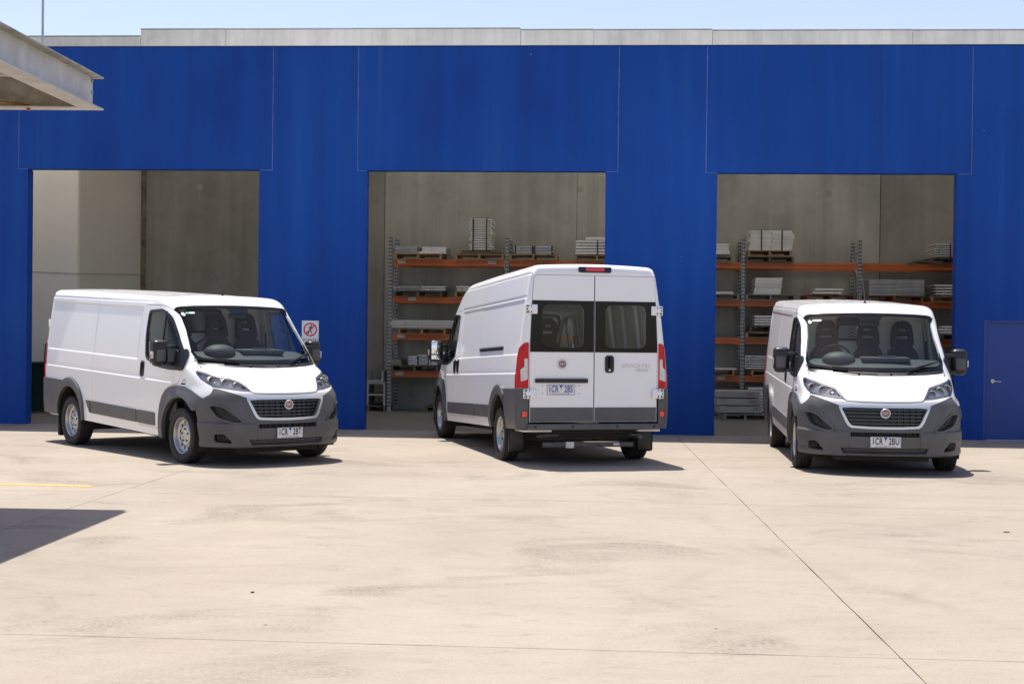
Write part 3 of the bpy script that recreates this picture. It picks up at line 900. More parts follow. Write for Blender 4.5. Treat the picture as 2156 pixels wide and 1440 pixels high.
class PB:
    """collects skin patches into one mesh with exact skin normals"""
    def __init__(s, skin): s.k = skin; s.V = []; s.Nn = []; s.Fc = []; s.n = 0
    def add(s, P, Nn, F):
        s.V.append(P); s.Nn.append(Nn)
        for f in F: s.Fc.append(tuple(int(i) + s.n for i in f))
        s.n += len(P)
    def patch(s, mode, outline, holes=(), off=0.0, flange=0.018, sp=0.045, gap=0.0, zl=(), tl=(), flip_y=False, fl_outer=True, fl_holes=True, offfn=None):
        k = s.k
        out = np.asarray(outline, float)
        if gap: out = shrink(out, gap)
        hs = [np.asarray(h, float) for h in holes]
        loops = [out] + hs
        pts = [tuple(p) for l in loops for p in l]
        edges = []; o = 0
        for l in loops:
            m = len(l)
            edges += [(o + i, o + (i + 1) % m) for i in range(m)]; o += m
        lo, hi = out.min(0), out.max(0)
        def lines(a, b, extra):
            g = list(np.arange(math.floor(a / sp) * sp, b + sp, sp))
            ex = [e for e in extra if a < e < b]
            return sorted([q for q in g if all(abs(q - e) > 0.010 for e in ex)] + ex)
        gx, gy = lines(lo[0], hi[0], tl), lines(lo[1], hi[1], zl)
        G = np.array([(a, b) for a in gx for b in gy])
        if len(G):
            keep = inpoly(G, out)
            for h in hs: keep &= ~inpoly(G, h)
            G = G[keep]
            if len(G):
                dd = segdist(G, out)
                for h in hs: dd = np.minimum(dd, segdist(G, h))
                G = G[dd > sp * 0.22]
                pts += [tuple(p) for p in G]
        r = delaunay_2d_cdt([Vector(p) for p in pts], edges, [], 0, 1e-6)
        V2 = np.array([tuple(v) for v in r[0]]); T = np.array([f for f in r[2] if len(f) == 3])
        c = V2[T].mean(1)
        ok = inpoly(c, out)
        for h in hs: ok &= ~inpoly(c, h)
        T = T[ok]
        P = k.from_uv(mode, V2)
        Nn = k.grad(P)
        o_ = off if offfn is None else (off + offfn(P))[:, None]
        P = P + Nn * o_
        fn = np.cross(P[T[:, 1]] - P[T[:, 0]], P[T[:, 2]] - P[T[:, 0]])
        fl = (fn * Nn[T].mean(1)).sum(1) < 0
        T[fl] = T[fl][:, ::-1]
        if offfn is not None:          # shaped offset: shade by the real facets, not the bare skin
            fn = np.cross(P[T[:, 1]] - P[T[:, 0]], P[T[:, 2]] - P[T[:, 0]])
            acc = np.zeros_like(P)
            for c_ in range(3): np.add.at(acc, T[:, c_], fn)
            Nn = acc / np.maximum(np.linalg.norm(acc, axis=1, keepdims=True), 1e-12)
        s._emit(P, Nn, T, flip_y)
        if flange:
            todo = ([out] if fl_outer else []) + (hs if fl_holes else [])
            for l in todo:
                Q = k.from_uv(mode, l); q = k.grad(Q)
                oo = off if offfn is None else (off + offfn(Q))[:, None]
                A = Q + q * oo; B = A - q * flange
                m = len(l)
                tng = np.roll(A, -1, axis=0) - np.roll(A, 1, axis=0)
                nr = np.cross(tng, q)
                ar = 0.5 * np.sum(l[:, 0] * np.roll(l[:, 1], -1) - np.roll(l[:, 0], -1) * l[:, 1])
                # side normal should face away from the panel
                nr /= np.maximum(np.linalg.norm(nr, axis=1, keepdims=True), 1e-9)
                sg = 1.0
                # test against the panel middle for the outer loop
                cen = A.mean(0)
                if ((A - cen) * nr).sum() < 0: sg = -1.0
                if l is not out: sg = -sg
                nr = nr * sg
                F_ = []
                for i in range(m):
                    j = (i + 1) % m
                    F_.append((i, j, m + j)); F_.append((i, m + j, m + i))
                F_ = np.array(F_)
                PP = np.concatenate([A, B]); NN = np.concatenate([nr, nr])
                fn = np.cross(PP[F_[:, 1]] - PP[F_[:, 0]], PP[F_[:, 2]] - PP[F_[:, 0]])
                fl = (fn * NN[F_].mean(1)).sum(1) < 0
                F_[fl] = F_[fl][:, ::-1]
                s._emit(PP, NN, F_, flip_y)
        return s
    def _emit(s, P, Nn, T, flip_y):
        if flip_y:
            P = P * np.array([1, -1, 1]); Nn = Nn * np.array([1, -1, 1]); T = T[:, ::-1]
        s.add(P, Nn, T)
    def mesh(s, name, m):
        P = np.concatenate(s.V); Nn = np.concatenate(s.Nn)
        P = P.copy()
        P[:, 2] += -s.k.rake * P[:, 0]
        me = bpy.data.meshes.new(name)
        me.from_pydata([tuple(p) for p in P], [], s.Fc)
        me.materials.append(m)
        me.polygons.foreach_set('use_smooth', [True] * len(me.polygons))
        me.update()
        me.normals_split_custom_set_from_vertices([tuple(n) for n in Nn])
        return me
    def obj(s, name, m, parent):
        return link(bpy.data.objects.new(name, s.mesh(name, m)), parent)

def make_wheel(M_, parent, x, y, side, name='wheel'):
    """tyre > rim; side = +1 left, -1 right"""
    R = 0.352
    w = empty_part(name, parent, Matrix.Translation((x, y, R)) @ (Matrix.Identity(4) if side > 0 else Matrix.Rotation(math.pi, 4, 'Z')))
    for nm, me in wheel_meshes(): link(bpy.data.objects.new(nm, me), w)
    return w
def empty_part(name, parent, matrix):
    o = bpy.data.objects.new(name, None); o.empty_display_size = 0.1
    return link(o, parent, matrix)
_wheel = []
def wheel_meshes():
    if _wheel: return _wheel
    R = 0.352
    t = MB()
    t.lathe([(0.226, -0.075), (0.244, -0.098), (0.290, -0.113), (0.325, -0.108), (0.343, -0.094), (0.3505, -0.07),
             (0.3515, -0.062), (0.343, -0.060), (0.343, -0.052), (0.352, -0.050), (0.352, -0.014), (0.343, -0.012), (0.343, -0.004), (0.352, -0.002),
             (0.352, 0.022), (0.343, 0.024), (0.343, 0.032), (0.352, 0.034), (0.3515, 0.062), (0.3505, 0.07), (0.343, 0.094), (0.328, 0.108), (0.315, 0.1125), (0.312, 0.110), (0.290, 0.113), (0.266, 0.110), (0.263, 0.107), (0.246, 0.102), (0.230, 0.088), (0.224, 0.075)], 'Y', n=64)
    # shoulder blocks
    for k in range(64):
        a = 2 * math.pi * k / 64
        m4 = Matrix.Rotation(a, 4, 'Y')
        t.box((0.330, 0.078, -0.010), (0.3495, 0.100, 0.010), mtx=m4)
    _wheel.append(('tyre', t.mesh('tyre', M['rubber'], True, 35)))
    # rim disc with oval vents: flat pattern wrapped on the disc profile
    pr = smooth_prof([(0.0, 0.052), (0.055, 0.052), (0.062, 0.048), (0.095, 0.047), (0.108, 0.052), (0.122, 0.046), (0.136, 0.030), (0.160, 0.024), (0.188, 0.026), (0.204, 0.034), (0.210, 0.046)], 0.005)
    ring = [(0.210 * math.cos(t_), 0.210 * math.sin(t_)) for t_ in np.linspace(0, 2 * np.pi, 72, endpoint=False)]
    holes = []
    for k in range(12):
        a = 2 * math.pi * (k + 0.5) / 12
        h = []
        for q in np.linspace(0, 2 * np.pi, 12, endpoint=False):
            rr = 0.168 + 0.021 * math.cos(q); tt = 0.018 * math.sin(q)
            h.append((rr * math.cos(a) - tt * math.sin(a), rr * math.sin(a) + tt * math.cos(a)))
        holes.append(np.array(h))
    out = np.array(ring)
    pts = [tuple(p) for p in out]; edges = [(i, (i + 1) % 72) for i in range(72)]
    o = 72
    for h in holes:
        pts += [tuple(p) for p in h]; edges += [(o + i, o + (i + 1) % 12) for i in range(12)]; o += 12
    for r_ in (0.02, 0.04, 0.055, 0.062, 0.075, 0.095, 0.105, 0.115, 0.125, 0.136, 0.197):
        n_ = 48 if r_ > 0.05 else 20
        for q in np.linspace(0, 2 * np.pi, n_, endpoint=False): pts.append((r_ * math.cos(q + 0.01), r_ * math.sin(q + 0.01)))
    r = delaunay_2d_cdt([Vector(p) for p in pts], edges, [], 0, 1e-6)
    V2 = np.array([tuple(v) for v in r[0]]); T = np.array([f for f in r[2] if len(f) == 3]); c = V2[T].mean(1)
    ok = inpoly(c, out)
    for h in holes: ok &= ~inpoly(c, h)
    b = MB()
    Y = pr(np.hypot(V2[:, 0], V2[:, 1]))
    vs = [b.bm.verts.new((p[0], y_, p[1])) for p, y_ in zip(V2, Y)]
    for f in T[ok]: b.bm.faces.new([vs[i] for i in f])
    b.lathe([(0.210, 0.046), (0.214, 0.066), (0.224, 0.088), (0.231, 0.091), (0.232, 0.082), (0.218, 0.060), (0.212, 0.040), (0.208, -0.07)], 'Y', n=72)
    _wheel.append(('rim', b.mesh('rim', M['rim'], True, 40)))
    nb = MB()
    for k in range(5):
        a = 2 * math.pi * k / 5 + 0.3
        c_ = (0.0825 * math.cos(a), 0.0825 * math.sin(a))
        nb.cyl((c_[0], 0.044, c_[1]), (c_[0], 0.060, c_[1]), 0.0125, n=6)
    _wheel.append(('wheel_nuts', nb.mesh('wheel_nuts', M['steel'])))
    hb = MB()
    hb.cyl((0, -0.07, 0), (0, -0.05, 0), 0.205, n=32)
    _wheel.append(('brake_drum', hb.mesh('brake_drum', M['under'])))
    return _wheel

def outl(sk, mode, *segs, step=0.03, closed=True):
    """build a uv outline from (kind, pts) runs; runs are joined in order"""
    U = []
    for kind, pts in segs:
        A = dense(pts, step)
        P = sk.spec(kind, A)
        u = sk.to_uv(mode, P)
        if len(U) and np.linalg.norm(u[0] - U[-1]) < 1e-5: u = u[1:]
        U += list(u)
    U = np.array(U)
    keep = [0]
    for i in range(1, len(U)):
        if np.linalg.norm(U[i] - U[keep[-1]]) > 2e-3: keep.append(i)
    U = U[keep]
    if np.linalg.norm(U[0] - U[-1]) < 2e-3: U = U[:-1]
    return U
def mir(half):
    """half outline in uv starting and ending on the centre line -> full outline"""
    h = np.array(half)
    m = h[::-1] * np.array([-1, 1])
    if abs(h[-1][0]) < 1e-3: m = m[1:]
    if abs(h[0][0]) < 1e-3: m = m[:-1]
    return np.concatenate([h, m])

def closed_spec(sk, mode, kind, pts, r=0.0, step=0.03):
    P = rnd(pts, r) if (hasattr(r, '__len__') or r > 0) else [np.array(p, float) for p in pts]
    return outl(sk, mode, (kind, list(P) + [P[0]]), step=step)

def make_van(matrix, wb, high, rake, label, plate, group, detail_rear=True):
    sk = Skin(wb, high, rake, True)
    root = empty('van', matrix, label, 'van', group)
    xr, zt = sk.xr, sk.zt
    def RK(x, z): return z - rake * x
    def put(mb, name, m, parent=root, smooth=True, angle=40):
        """non-skin piece: shear with the body's rake and link"""
        me = mb.mesh(name, m, smooth, angle)
        co = np.empty(len(me.vertices) * 3); me.vertices.foreach_get('co', co); co = co.reshape(-1, 3)
        co[:, 2] -= rake * co[:, 0]
        me.vertices.foreach_set('co', co.ravel()); me.update()
        return link(bpy.data.objects.new(name, me), parent)
    ZL = (0.996, 1.004, 1.012, 1.022, 1.028, 1.240, 1.248, 1.256, 1.265, 1.272, 1.930, 1.938, 1.949, 1.960, 1.967, 1.975, 1.985, 1.995, zt - 0.048, zt - 0.031, zt - 0.018, zt - 0.006)
    tside = lambda x: TQ + (X0 - x)
    TL = [tside(x) for x in (-2.70, -2.708, -2.72, -2.732, -2.74)] + [tside(x) for x in (-wb - 0.86, -wb - 0.88, -wb - 0.90)]

    # ---- shared outlines (left half; y > 0)
    ws_edge = [(0.0, 2.012), (0.30, 2.008), (0.60, 1.999), (0.76, 1.986), (0.815, 1.973), (0.846, 1.942), (0.861, 1.88), (0.875, 1.74), (0.880, 1.55), (0.870, 1.38), (0.855, 1.312)]
    ws_bot = [(0.855, 1.312), (0.82, 1.300), (0.60, 1.286), (0.3, 1.278), (0.0, 1.275)]
    cowl_hood = [(0.862, 1.268), (0.80, 1.256), (0.60, 1.243), (0.30, 1.234), (0.0, 1.230)]
    hl_top = [(0.905, 1.188), (0.86, 1.170), (0.78, 1.150), (0.68, 1.127), (0.590, 1.104), (0.562, 1.080), (0.535, 1.042), (0.485, 0.966)]
    hl_low = [(0.485, 0.966), (0.60, 0.973), (0.69, 0.985), (0.78, 0.997), (0.855, 1.006), (0.895, 1.034)]
    hl_out = [(0.895, 1.034), (0.925, 1.085), (0.932, 1.140), (0.925, 1.180), (0.905, 1.188)]
    bump_f = [(0.915, 0.905), (0.875, 0.978), (0.855, 0.986), (0.80, 0.970), (0.585, 0.885)]
    flare_out = [(0.465, 0.865), (0.36, 0.905), (0.22, 0.945), (0.05, 0.975), (-0.13, 0.978), (-0.28, 0.955), (-0.40, 0.905), (-0.49, 0.82), (-0.55, 0.71), (-0.585, 0.58), (-0.60, 0.42), (-0.605, 0.29)]
    rax = -wb
    rc = 0.300
    def arc(cx, cz, r, a0, a1, n=22, sx=1.0): return [(cx + sx * r * math.cos(math.radians(t)), cz + r * math.sin(math.radians(t))) for t in np.linspace(a0, a1, n)]
    rf_out = [(rax + 0.47, 0.29)] + arc(rax, rc, 0.565, 22, 130, 26, 0.93)
    bz = 0.815       # top of the dark rear corner
    xs_r = xr + 0.050
    body = PB(sk)
    door_f = rnd([(-1.245, 0.385), (-1.245, 1.985), (-0.70, 1.995), (-0.47, 1.905), (-0.245, 1.68), (0.0, 1.405), (0.02, 1.22), (-0.13, 0.995), (-0.30, 0.962), (-0.42, 0.912), (-0.51, 0.82), (-0.575, 0.71), (-0.608, 0.58), (-0.622, 0.385)],
                 [0.03, 0.10, 0.10, 0.15, 0, 0.06, 0.05, 0.04, 0, 0, 0, 0, 0, 0.03])
    slide_d = rnd([(-2.655, 0.385), (-2.655, 1.975), (-1.262, 1.975), (-1.262, 0.385)], [0.03, 0.06, 0.06, 0.03])
    for side in (1, -1):
        fy = side < 0
        seg = [('f', ws_edge), ('f', [(0.855, 1.312), (0.866, 1.262), (0.882, 1.235), (0.905, 1.188)]), ('f', hl_out[::-1]), ('f', [(0.895, 1.034), (0.872, 1.010), (0.877, 0.978), (0.915, 0.905)]),
               ('s', [(0.50, 0.85)] + flare_out), ('s', [(-0.605, 0.29), (rax + 0.47, 0.29)]), ('s', rf_out[:-1])]
        # rear flare crest down to the bumper top line, then back to the corner
        la = rf_out[-1]
        seg += [('s', [la, (la[0] - 0.03, bz), (xs_r, bz)])]
        out = outl(sk, 'wrap', *seg)
        zz = np.arange(bz, zt + 1e-6, 0.03); zz = np.append(zz[:-1], zt)
        edge = sk.spec('s', [(xs_r, z) for z in zz])
        # top border: walk forward in t at constant z
        te = sk.to_uv('wrap', edge[-1:])[0, 0]
        tt = np.append(np.arange(te, 0, -0.035), 0.0)
        out = np.concatenate([out[:-1] if np.linalg.norm(out[-1] - sk.to_uv('wrap', edge[:1])[0]) < 5e-3 else out, sk.to_uv('wrap', edge), np.stack([tt[1:], np.full(len(tt) - 1, zt)], 1)])
        holes = [closed_spec(sk, 'wrap', 's', door_f)]
        if side > 0: holes.append(closed_spec(sk, 'wrap', 's', slide_d))
        body.patch('wrap', out, holes, flange=0.03, fl_outer=False, zl=ZL, tl=TL, flip_y=fy)
        border = sk.from_uv('wrap', np.stack([tt, np.full(len(tt), zt)], 1))
        if side > 0: brd, redge = border, edge
    # roof
    rb = np.array([p for p in brd if p[0] > brd[0][0] - 1e-4])
    left = brd[:, :2]                 # from the rear corner to the front centre
    rearx = left[0, 0]
    ny = int(2 * left[0, 1] / 0.04)
    back = np.array([(rearx, y) for y in np.linspace(-left[0, 1], left[0, 1], ny + 1)][1:-1])
    right = left[::-1][1:] * np.array([1, -1])
    roof_out = np.concatenate([left, right, back])
    body.patch('roof', roof_out, flange=0, sp=0.045)
    # rear face: from the side edges inwards, with the doorway left open
    dz0, dz1 = 0.385, (2.275 if high else 2.02)
    dw = lambda z: 0.862 - 0.045 * max(z - 1.4, 0) - 0.03 * max(z - 1.9, 0)
    doorL = [(dw(z), z) for z in np.linspace(bz, dz1 - 0.04, 40)]
    top_y = dw(dz1) - 0.03
    doorT = [(dw(dz1 - 0.04), dz1 - 0.04), (top_y, dz1)]
    re = redge[:, 1:3]
    # the rear edge of the roof patch projected as it lies on the skin
    rtop = sk.spec('t', [(rearx, y) for y in np.linspace(left[0, 1], -left[0, 1], ny + 1)])
    hdr = np.concatenate([re[:-1], rtop[:, 1:3]])
    hdr = np.concatenate([hdr, (re[::-1] * np.array([-1, 1]))[1:]])
    inner = [(-y, z) for y, z in doorL] + [(-doorT[1][0], doorT[1][1])] + [(y, dz1) for y in np.linspace(-top_y, top_y, 30)[1:-1]] + [doorT[1]] + doorL[::-1]
    body.patch('rear', np.concatenate([hdr, np.array(inner)]), flange=0.03, sp=0.05)
    bo = body.obj('body', M['paint'], root)

    # ---- cab and sliding doors
    def side_panel(name, pts, m, side, parent=root, holes=(), off=0.0, gap=0.006, flange=0.02, sp=0.045, r=0.0, offfn=None):
        pb = PB(sk)
        o = closed_spec(sk, 'wrap', 's', pts, r)
        hs = [closed_spec(sk, 'wrap', 's', h) for h in holes]
        pb.patch('wrap', o, hs, off=off, flange=flange, gap=gap, zl=ZL if off == 0 else (), tl=TL if off == 0 else (), flip_y=side < 0, sp=sp, offfn=offfn)
        return pb.obj(name, m, parent)
    win = rnd([(-1.125, 1.60), (-1.105, 1.905), (-0.72, 1.935), (-0.52, 1.85), (-0.28, 1.60), (-0.065, 1.37), (-0.06, 1.19), (-0.33, 1.175), (-0.68, 1.19), (-1.07, 1.285)],
              [0.10, 0.06, 0.08, 0.12, 0.05, 0.04, 0.03, 0.1, 0.1, 0.08])
    winf = rnd([(-1.137, 1.60), (-1.117, 1.917), (-0.72, 1.947), (-0.51, 1.86), (-0.27, 1.608), (-0.053, 1.376), (-0.048, 1.178), (-0.33, 1.163), (-0.68, 1.178), (-1.078, 1.273)],
               [0.10, 0.06, 0.08, 0.12, 0.05, 0.04, 0.03, 0.1, 0.1, 0.08])
    glz = rnd([(-1.105, 1.60), (-1.087, 1.885), (-0.725, 1.915), (-0.54, 1.835), (-0.30, 1.59), (-0.10, 1.37), (-0.09, 1.21), (-0.33, 1.197), (-0.68, 1.212), (-1.055, 1.302)],
              [0.10, 0.06, 0.08, 0.12, 0.05, 0.04, 0.03, 0.1, 0.1, 0.08])
    for side in (1, -1):
        dn = side_panel('cab_door', door_f, M['paint'], side, holes=[win])
        side_panel('window_seal', winf, M['black'], side, dn, holes=[glz], off=0.003, gap=0.0, flange=0.02)
        side_panel('window', win, M['glass'], side, dn, off=-0.012, gap=0.0, flange=0)
        side_panel('window_bar', [(-0.665, 1.20), (-0.64, 1.915), (-0.615, 1.915), (-0.64, 1.20)], M['black'], side, dn, off=0.001, gap=0, flange=0.02)
        side_panel('mirror_base', rnd([(-0.25, 1.195), (-0.245, 1.32), (-0.075, 1.455), (-0.005, 1.385), (-0.005, 1.19), (-0.08, 1.165)], 0.045), M['black'], side, dn, off=0.018, gap=0, flange=0.03)
        # recessed pull handle in a rounded black dish
        hp = [(-1.185, 1.03), (-1.185, 1.24), (-1.085, 1.24), (-1.085, 1.03)]
        hd = side_panel('door_handle', rnd(hp, 0.045), M['black'], side, dn, off=0.012, gap=0, flange=0.02, sp=0.02)
        q = sk.spec('s', [(-1.135, 1.14)])[0]
        put(MB().box((-1.150, q[1] + 0.006, 1.05), (-1.118, q[1] + 0.032, 1.22), 0.012).__class__() if False else
            (lambda b: b.box((-1.152, side * (q[1] + 0.012) - 0.014, 1.055), (-1.116, side * (q[1] + 0.012) + 0.018, 1.215), 0.012))(MB()), 'grip', M['gloss_black'], hd)
        # lower mouldings
        side_panel('side_moulding', rnd([(-1.235, 0.415), (-1.235, 0.585), (-0.715, 0.585), (-0.715, 0.415)], 0.02), M['plastic'], side, dn, off=0.012, gap=0, flange=0.016)
        if side > 0:
            sd = side_panel('sliding_door', slide_d, M['paint'], side)
            side_panel('side_moulding', rnd([(-2.645, 0.415), (-2.645, 0.585), (-1.272, 0.585), (-1.272, 0.415)], 0.02), M['plastic'], side, sd, off=0.012, gap=0, flange=0.016)
            hd = side_panel('door_handle', rnd([(-1.40, 1.03), (-1.40, 1.24), (-1.305, 1.24), (-1.305, 1.03)], 0.045), M['black'], side, sd, off=0.012, gap=0, flange=0.02, sp=0.02)
            q = sk.spec('s', [(-1.35, 1.14)])[0]
            put(MB().box((-1.368, q[1] - 0.002, 1.055), (-1.334, q[1] + 0.030, 1.215), 0.012), 'grip', M['gloss_black'], hd)
            x0 = rax + 0.62
            side_panel('side_moulding', rnd([(x0, 0.415), (x0 - 0.05, 0.585), (-2.672, 0.585), (-2.672, 0.415)], 0.02), M['plastic'], side, root, off=0.012, gap=0, flange=0.016)
            rl = side_panel('slide_rail', rnd([(-4.08, 1.325), (-4.08, 1.375), (-2.70, 1.375), (-2.70, 1.325)], 0.01), M['black'], side, root, off=0.010, gap=0, flange=0.02)
            side_panel('rail_cover', [(-4.075, 1.357), (-4.075, 1.374), (-2.705, 1.374), (-2.705, 1.357)], M['plastic'], side, rl, off=0.018, gap=0, flange=0.012)
        else:
            x0 = rax + 0.565
            side_panel('side_moulding', rnd([(x0 + 0.13, 0.415), (x0, 0.585), (-2.735, 0.585), (-2.735, 0.415)], 0.02), M['plastic'], side, root, off=0.012, gap=0, flange=0.016)
            side_panel('side_moulding', rnd([(-2.725, 0.415), (-2.725, 0.585), (-1.262, 0.585), (-1.262, 0.415)], 0.02), M['plastic'], side, root, off=0.012, gap=0, flange=0.016)
        side_panel('fuel_flap' if side > 0 else 'jacking_cover', rnd([(-0.93, 0.305), (-0.93, 0.365), (-0.76, 0.365), (-0.76, 0.305)], 0.012) if side < 0 else rnd([(-1.20, 0.62), (-1.20, 0.86), (-1.16, 0.86), (-1.16, 0.62)], 0.01), M['paint'], side, root, off=0.002, gap=0.0, flange=0.006)
        # small script badge on the wing
        bq = sk.spec('s', [(0.02, 1.05)])[0]
        tq = text_mesh('wing_badge', '130', 0.06, M['silver'], 0.002)
        tb = MB().box((-0.05, -0.002, -0.05), (0.05, 0.002, -0.032)).mesh('wing_badge', M['gloss_black'])
        for me in (tq.copy(), tb):
            mt = Matrix.Translation((bq[0], side * (bq[1] + 0.004), RK(bq[0], bq[2])))
            if me is tb: mt = mt @ Matrix.Rotation(math.radians(side * -11), 4, 'Z')
            else: mt = mt @ Matrix.Rotation(math.radians(side * -11 + (180 if side > 0 else 0)), 4, 'Z') @ Matrix.Rotation(math.pi / 2, 4, 'X')
            link(bpy.data.objects.new('wing_badge', me), root, mt)
        # flares: raised bands around both arches
        fi = [(-0.475, 0.29), (-0.47, 0.42)] + arc(0, 0.36, 0.475, 170, 46, 24) + [(0.40, 0.70)]
        bulge = lambda P, cx, cz: 0.016 * np.exp(-(((np.hypot((P[:, 0] - cx) , P[:, 2] - cz) - 0.50) / 0.05) ** 2))
        pb = PB(sk)
        o = outl(sk, 'wrap', ('s', flare_out + fi + [flare_out[0]]))
        pb.patch('wrap', o, off=0.022, flange=0.05, sp=0.03, flip_y=side < 0, offfn=lambda P: bulge(P, 0, 0.36))
        pb.obj('front_arch_flare', M['plastic'], root)
        ri = arc(rax, rc, 0.445, 135, 12, 26, 0.97) + [(rax + 0.395, 0.29)]
        pb = PB(sk)
        o = outl(sk, 'wrap', ('s', rf_out + ri + [rf_out[0]]))
        pb.patch('wrap', o, off=0.022, flange=0.05, sp=0.03, flip_y=side < 0, offfn=lambda P: bulge(P, rax, rc))
        pb.obj('rear_arch_flare', M['plastic'], root)

    # ---- nose
    def front(name, half, m, holes=(), off=0.0, gap=0.004, flange=0.02, parent=root, sp=0.04, offfn=None, fl_holes=True, tl=(), zl=()):
        pb = PB(sk)
        pb.patch('wrap', mir(half), holes, off=off, gap=gap, flange=flange, sp=sp, offfn=offfn, fl_holes=fl_holes, tl=tl, zl=zl)
        return pb.obj(name, m, parent)
    def fo(*runs): return outl(sk, 'wrap', *runs)
    def both(h): return [h, h * np.array([-1, 1])]
    hood_half = fo(('f', cowl_hood[::-1]), ('f', [(0.862, 1.268), (0.880, 1.235), (0.905, 1.188)]), ('f', hl_top), ('f', [(0.485, 0.966), (0.455, 0.944), (0.30, 0.934), (0.0, 0.930)]))
    hood = front('bonnet', hood_half, M['paint'], flange=0.03)
    front('cowl', fo(('f', ws_bot[::-1]), ('f', [(0.855, 1.312), (0.848, 1.285), (0.845, 1.266), (0.80, 1.256)]), ('f', cowl_hood[1:])), M['black'], off=-0.006, gap=0.002, flange=0.02)
    # windscreen: printed black border and clear glass
    wfull = fo(('f', ws_edge), ('f', ws_bot))
    gl_half = fo(('f', [(0.0, 1.984), (0.30, 1.981), (0.58, 1.971), (0.74, 1.959), (0.790, 1.946), (0.818, 1.915), (0.834, 1.87), (0.847, 1.74), (0.852, 1.55), (0.848, 1.42), (0.830, 1.372), (0.78, 1.350), (0.6, 1.338), (0.3, 1.330), (0.0, 1.328)]))
    # dark sun band dips around the mirror in the middle
    front('windscreen_border', wfull, M['gloss_black'], holes=[mir(gl_half)], off=-0.004, gap=0.006, flange=0.015)
    front('windscreen', gl_half, M['glass'], off=-0.006, gap=-0.004, flange=0)
    fb = outl(sk, 'wrap', ('f', rnd([(-0.17, 1.975), (0.17, 1.975), (0.12, 1.91), (-0.12, 1.91)], 0.03) + [(-0.165, 1.975)]))
    pb = PB(sk); pb.patch('wrap', fb, off=-0.0075, flange=0, sp=0.04); pb.obj('mirror_patch', M['gloss_black'], root)
    # stickers
    for poly, m_, nm in (([( -0.775 + 0.022 * math.cos(t), 1.885 + 0.022 * math.sin(t)) for t in np.linspace(0, 2 * np.pi, 16, endpoint=False)], M['white'], 'round_sticker'),
                         ([(-0.74, 1.912), (-0.70, 1.914), (-0.70, 1.894), (-0.745, 1.892)], M['green'], 'green_sticker'), ([(-0.698, 1.914), (-0.63, 1.918), (-0.63, 1.898), (-0.698, 1.894)], M['white'], 'white_sticker')):
        pb = PB(sk); pb.patch('wrap', fo(('f', poly + [poly[0]])), off=-0.002, flange=0, sp=0.02); pb.obj(nm, m_, root)
    # white strip below the bonnet, then the bright grille surround
    front('front_fascia', fo(('f', [(0.0, 0.922), (0.30, 0.926), (0.46, 0.936), (0.492, 0.957), (0.60, 0.964), (0.69, 0.976), (0.78, 0.988), (0.850, 0.997), (0.869, 1.002), (0.874, 0.982), (0.855, 0.988), (0.80, 0.972), (0.565, 0.888), (0.545, 0.885), (0.3, 0.888), (0.0, 0.890)])), M['paint'], gap=0.001, flange=0.02)
    gi = [(0.0, 0.862), (0.40, 0.862), (0.505, 0.856), (0.515, 0.842), (0.440, 0.690), (0.415, 0.655), (0.385, 0.640), (0.20, 0.632), (0.0, 0.630)]
    go = [(0.0, 0.890), (0.3, 0.888), (0.545, 0.884), (0.556, 0.876), (0.550, 0.850), (0.472, 0.676), (0.444, 0.634), (0.408, 0.612), (0.20, 0.603), (0.0, 0.601)]
    gs = front('grille_surround', fo(('f', go)), M['silver'], holes=[mir(fo(('f', gi)))], off=0.010, gap=0.0, flange=0.045, offfn=lambda P: 0.006 * (P[:, 2] < 0.85))
    gr = front('grille', fo(('f', gi)), M['black'], off=-0.050, gap=-0.012, flange=0)
    for k in range(5):
        z = 0.657 + 0.0425 * k
        yw = np.interp(z, [0.630, 0.655, 0.690, 0.842, 0.862], [0.36, 0.412, 0.436, 0.510, 0.505]) - 0.004
        h = fo(('f', [(0.0, z + 0.0135), (yw, z + 0.0135), (yw - 0.004, z + 0.001), (0.0, z + 0.001)]))
        front('slat', h, M['grille_black'], off=-0.012, gap=0, flange=0.03, parent=gr)
        h = fo(('f', [(0.0, z + 0.0135), (yw, z + 0.0135), (yw - 0.001, z + 0.0100), (0.0, z + 0.0100)]))
        front('slat_highlight', h, M['slat_edge'], off=-0.0105, gap=0, flange=0.004, parent=gr)  # pale strip painted as the highlight along each slat's top edge
    vb = PB(sk)
    for y in (-0.40, -0.32, -0.24, -0.16, -0.08, 0.08, 0.16, 0.24, 0.32, 0.40):
        vb.patch('wrap', fo(('f', [(y - 0.004, 0.642), (y + 0.004, 0.642), (y + 0.004, 0.856), (y - 0.004, 0.856), (y - 0.004, 0.642)])), off=-0.020, flange=0.02, sp=0.03)
    vb.obj('grille_mullions', M['black'], gr)['kind'] = 'stuff'
    emblem(sk, root, rake, sk.spec('f', [(0, 0.795)])[0] + np.array([0.012, 0, 0]), 1)
    # dark bumper
    bh = fo(('f', [(0.0, 0.600), (0.20, 0.602), (0.410, 0.611), (0.447, 0.634), (0.475, 0.676), (0.553, 0.850), (0.566, 0.886), (0.80, 0.968), (0.855, 0.984), (0.875, 0.976), (0.915, 0.905)]),
            ('s', [(0.50, 0.86), (0.465, 0.865), (0.40, 0.70), (0.425, 0.62), (0.455, 0.50), (0.470, 0.38), (0.465, 0.275)]), ('f', [(0.955, 0.272), (0.85, 0.272), (0.55, 0.284), (0.2, 0.286), (0.0, 0.286)]))
    slot = fo(('f', rnd([(-0.415, 0.562), (0.415, 0.562), (0.415, 0.508), (-0.415, 0.508)], 0.012) + [(-0.405, 0.562)]))
    low = fo(('f', rnd([(-0.53, 0.372), (0.53, 0.372), (0.50, 0.312), (-0.50, 0.312)], 0.018) + [(-0.52, 0.372)]))
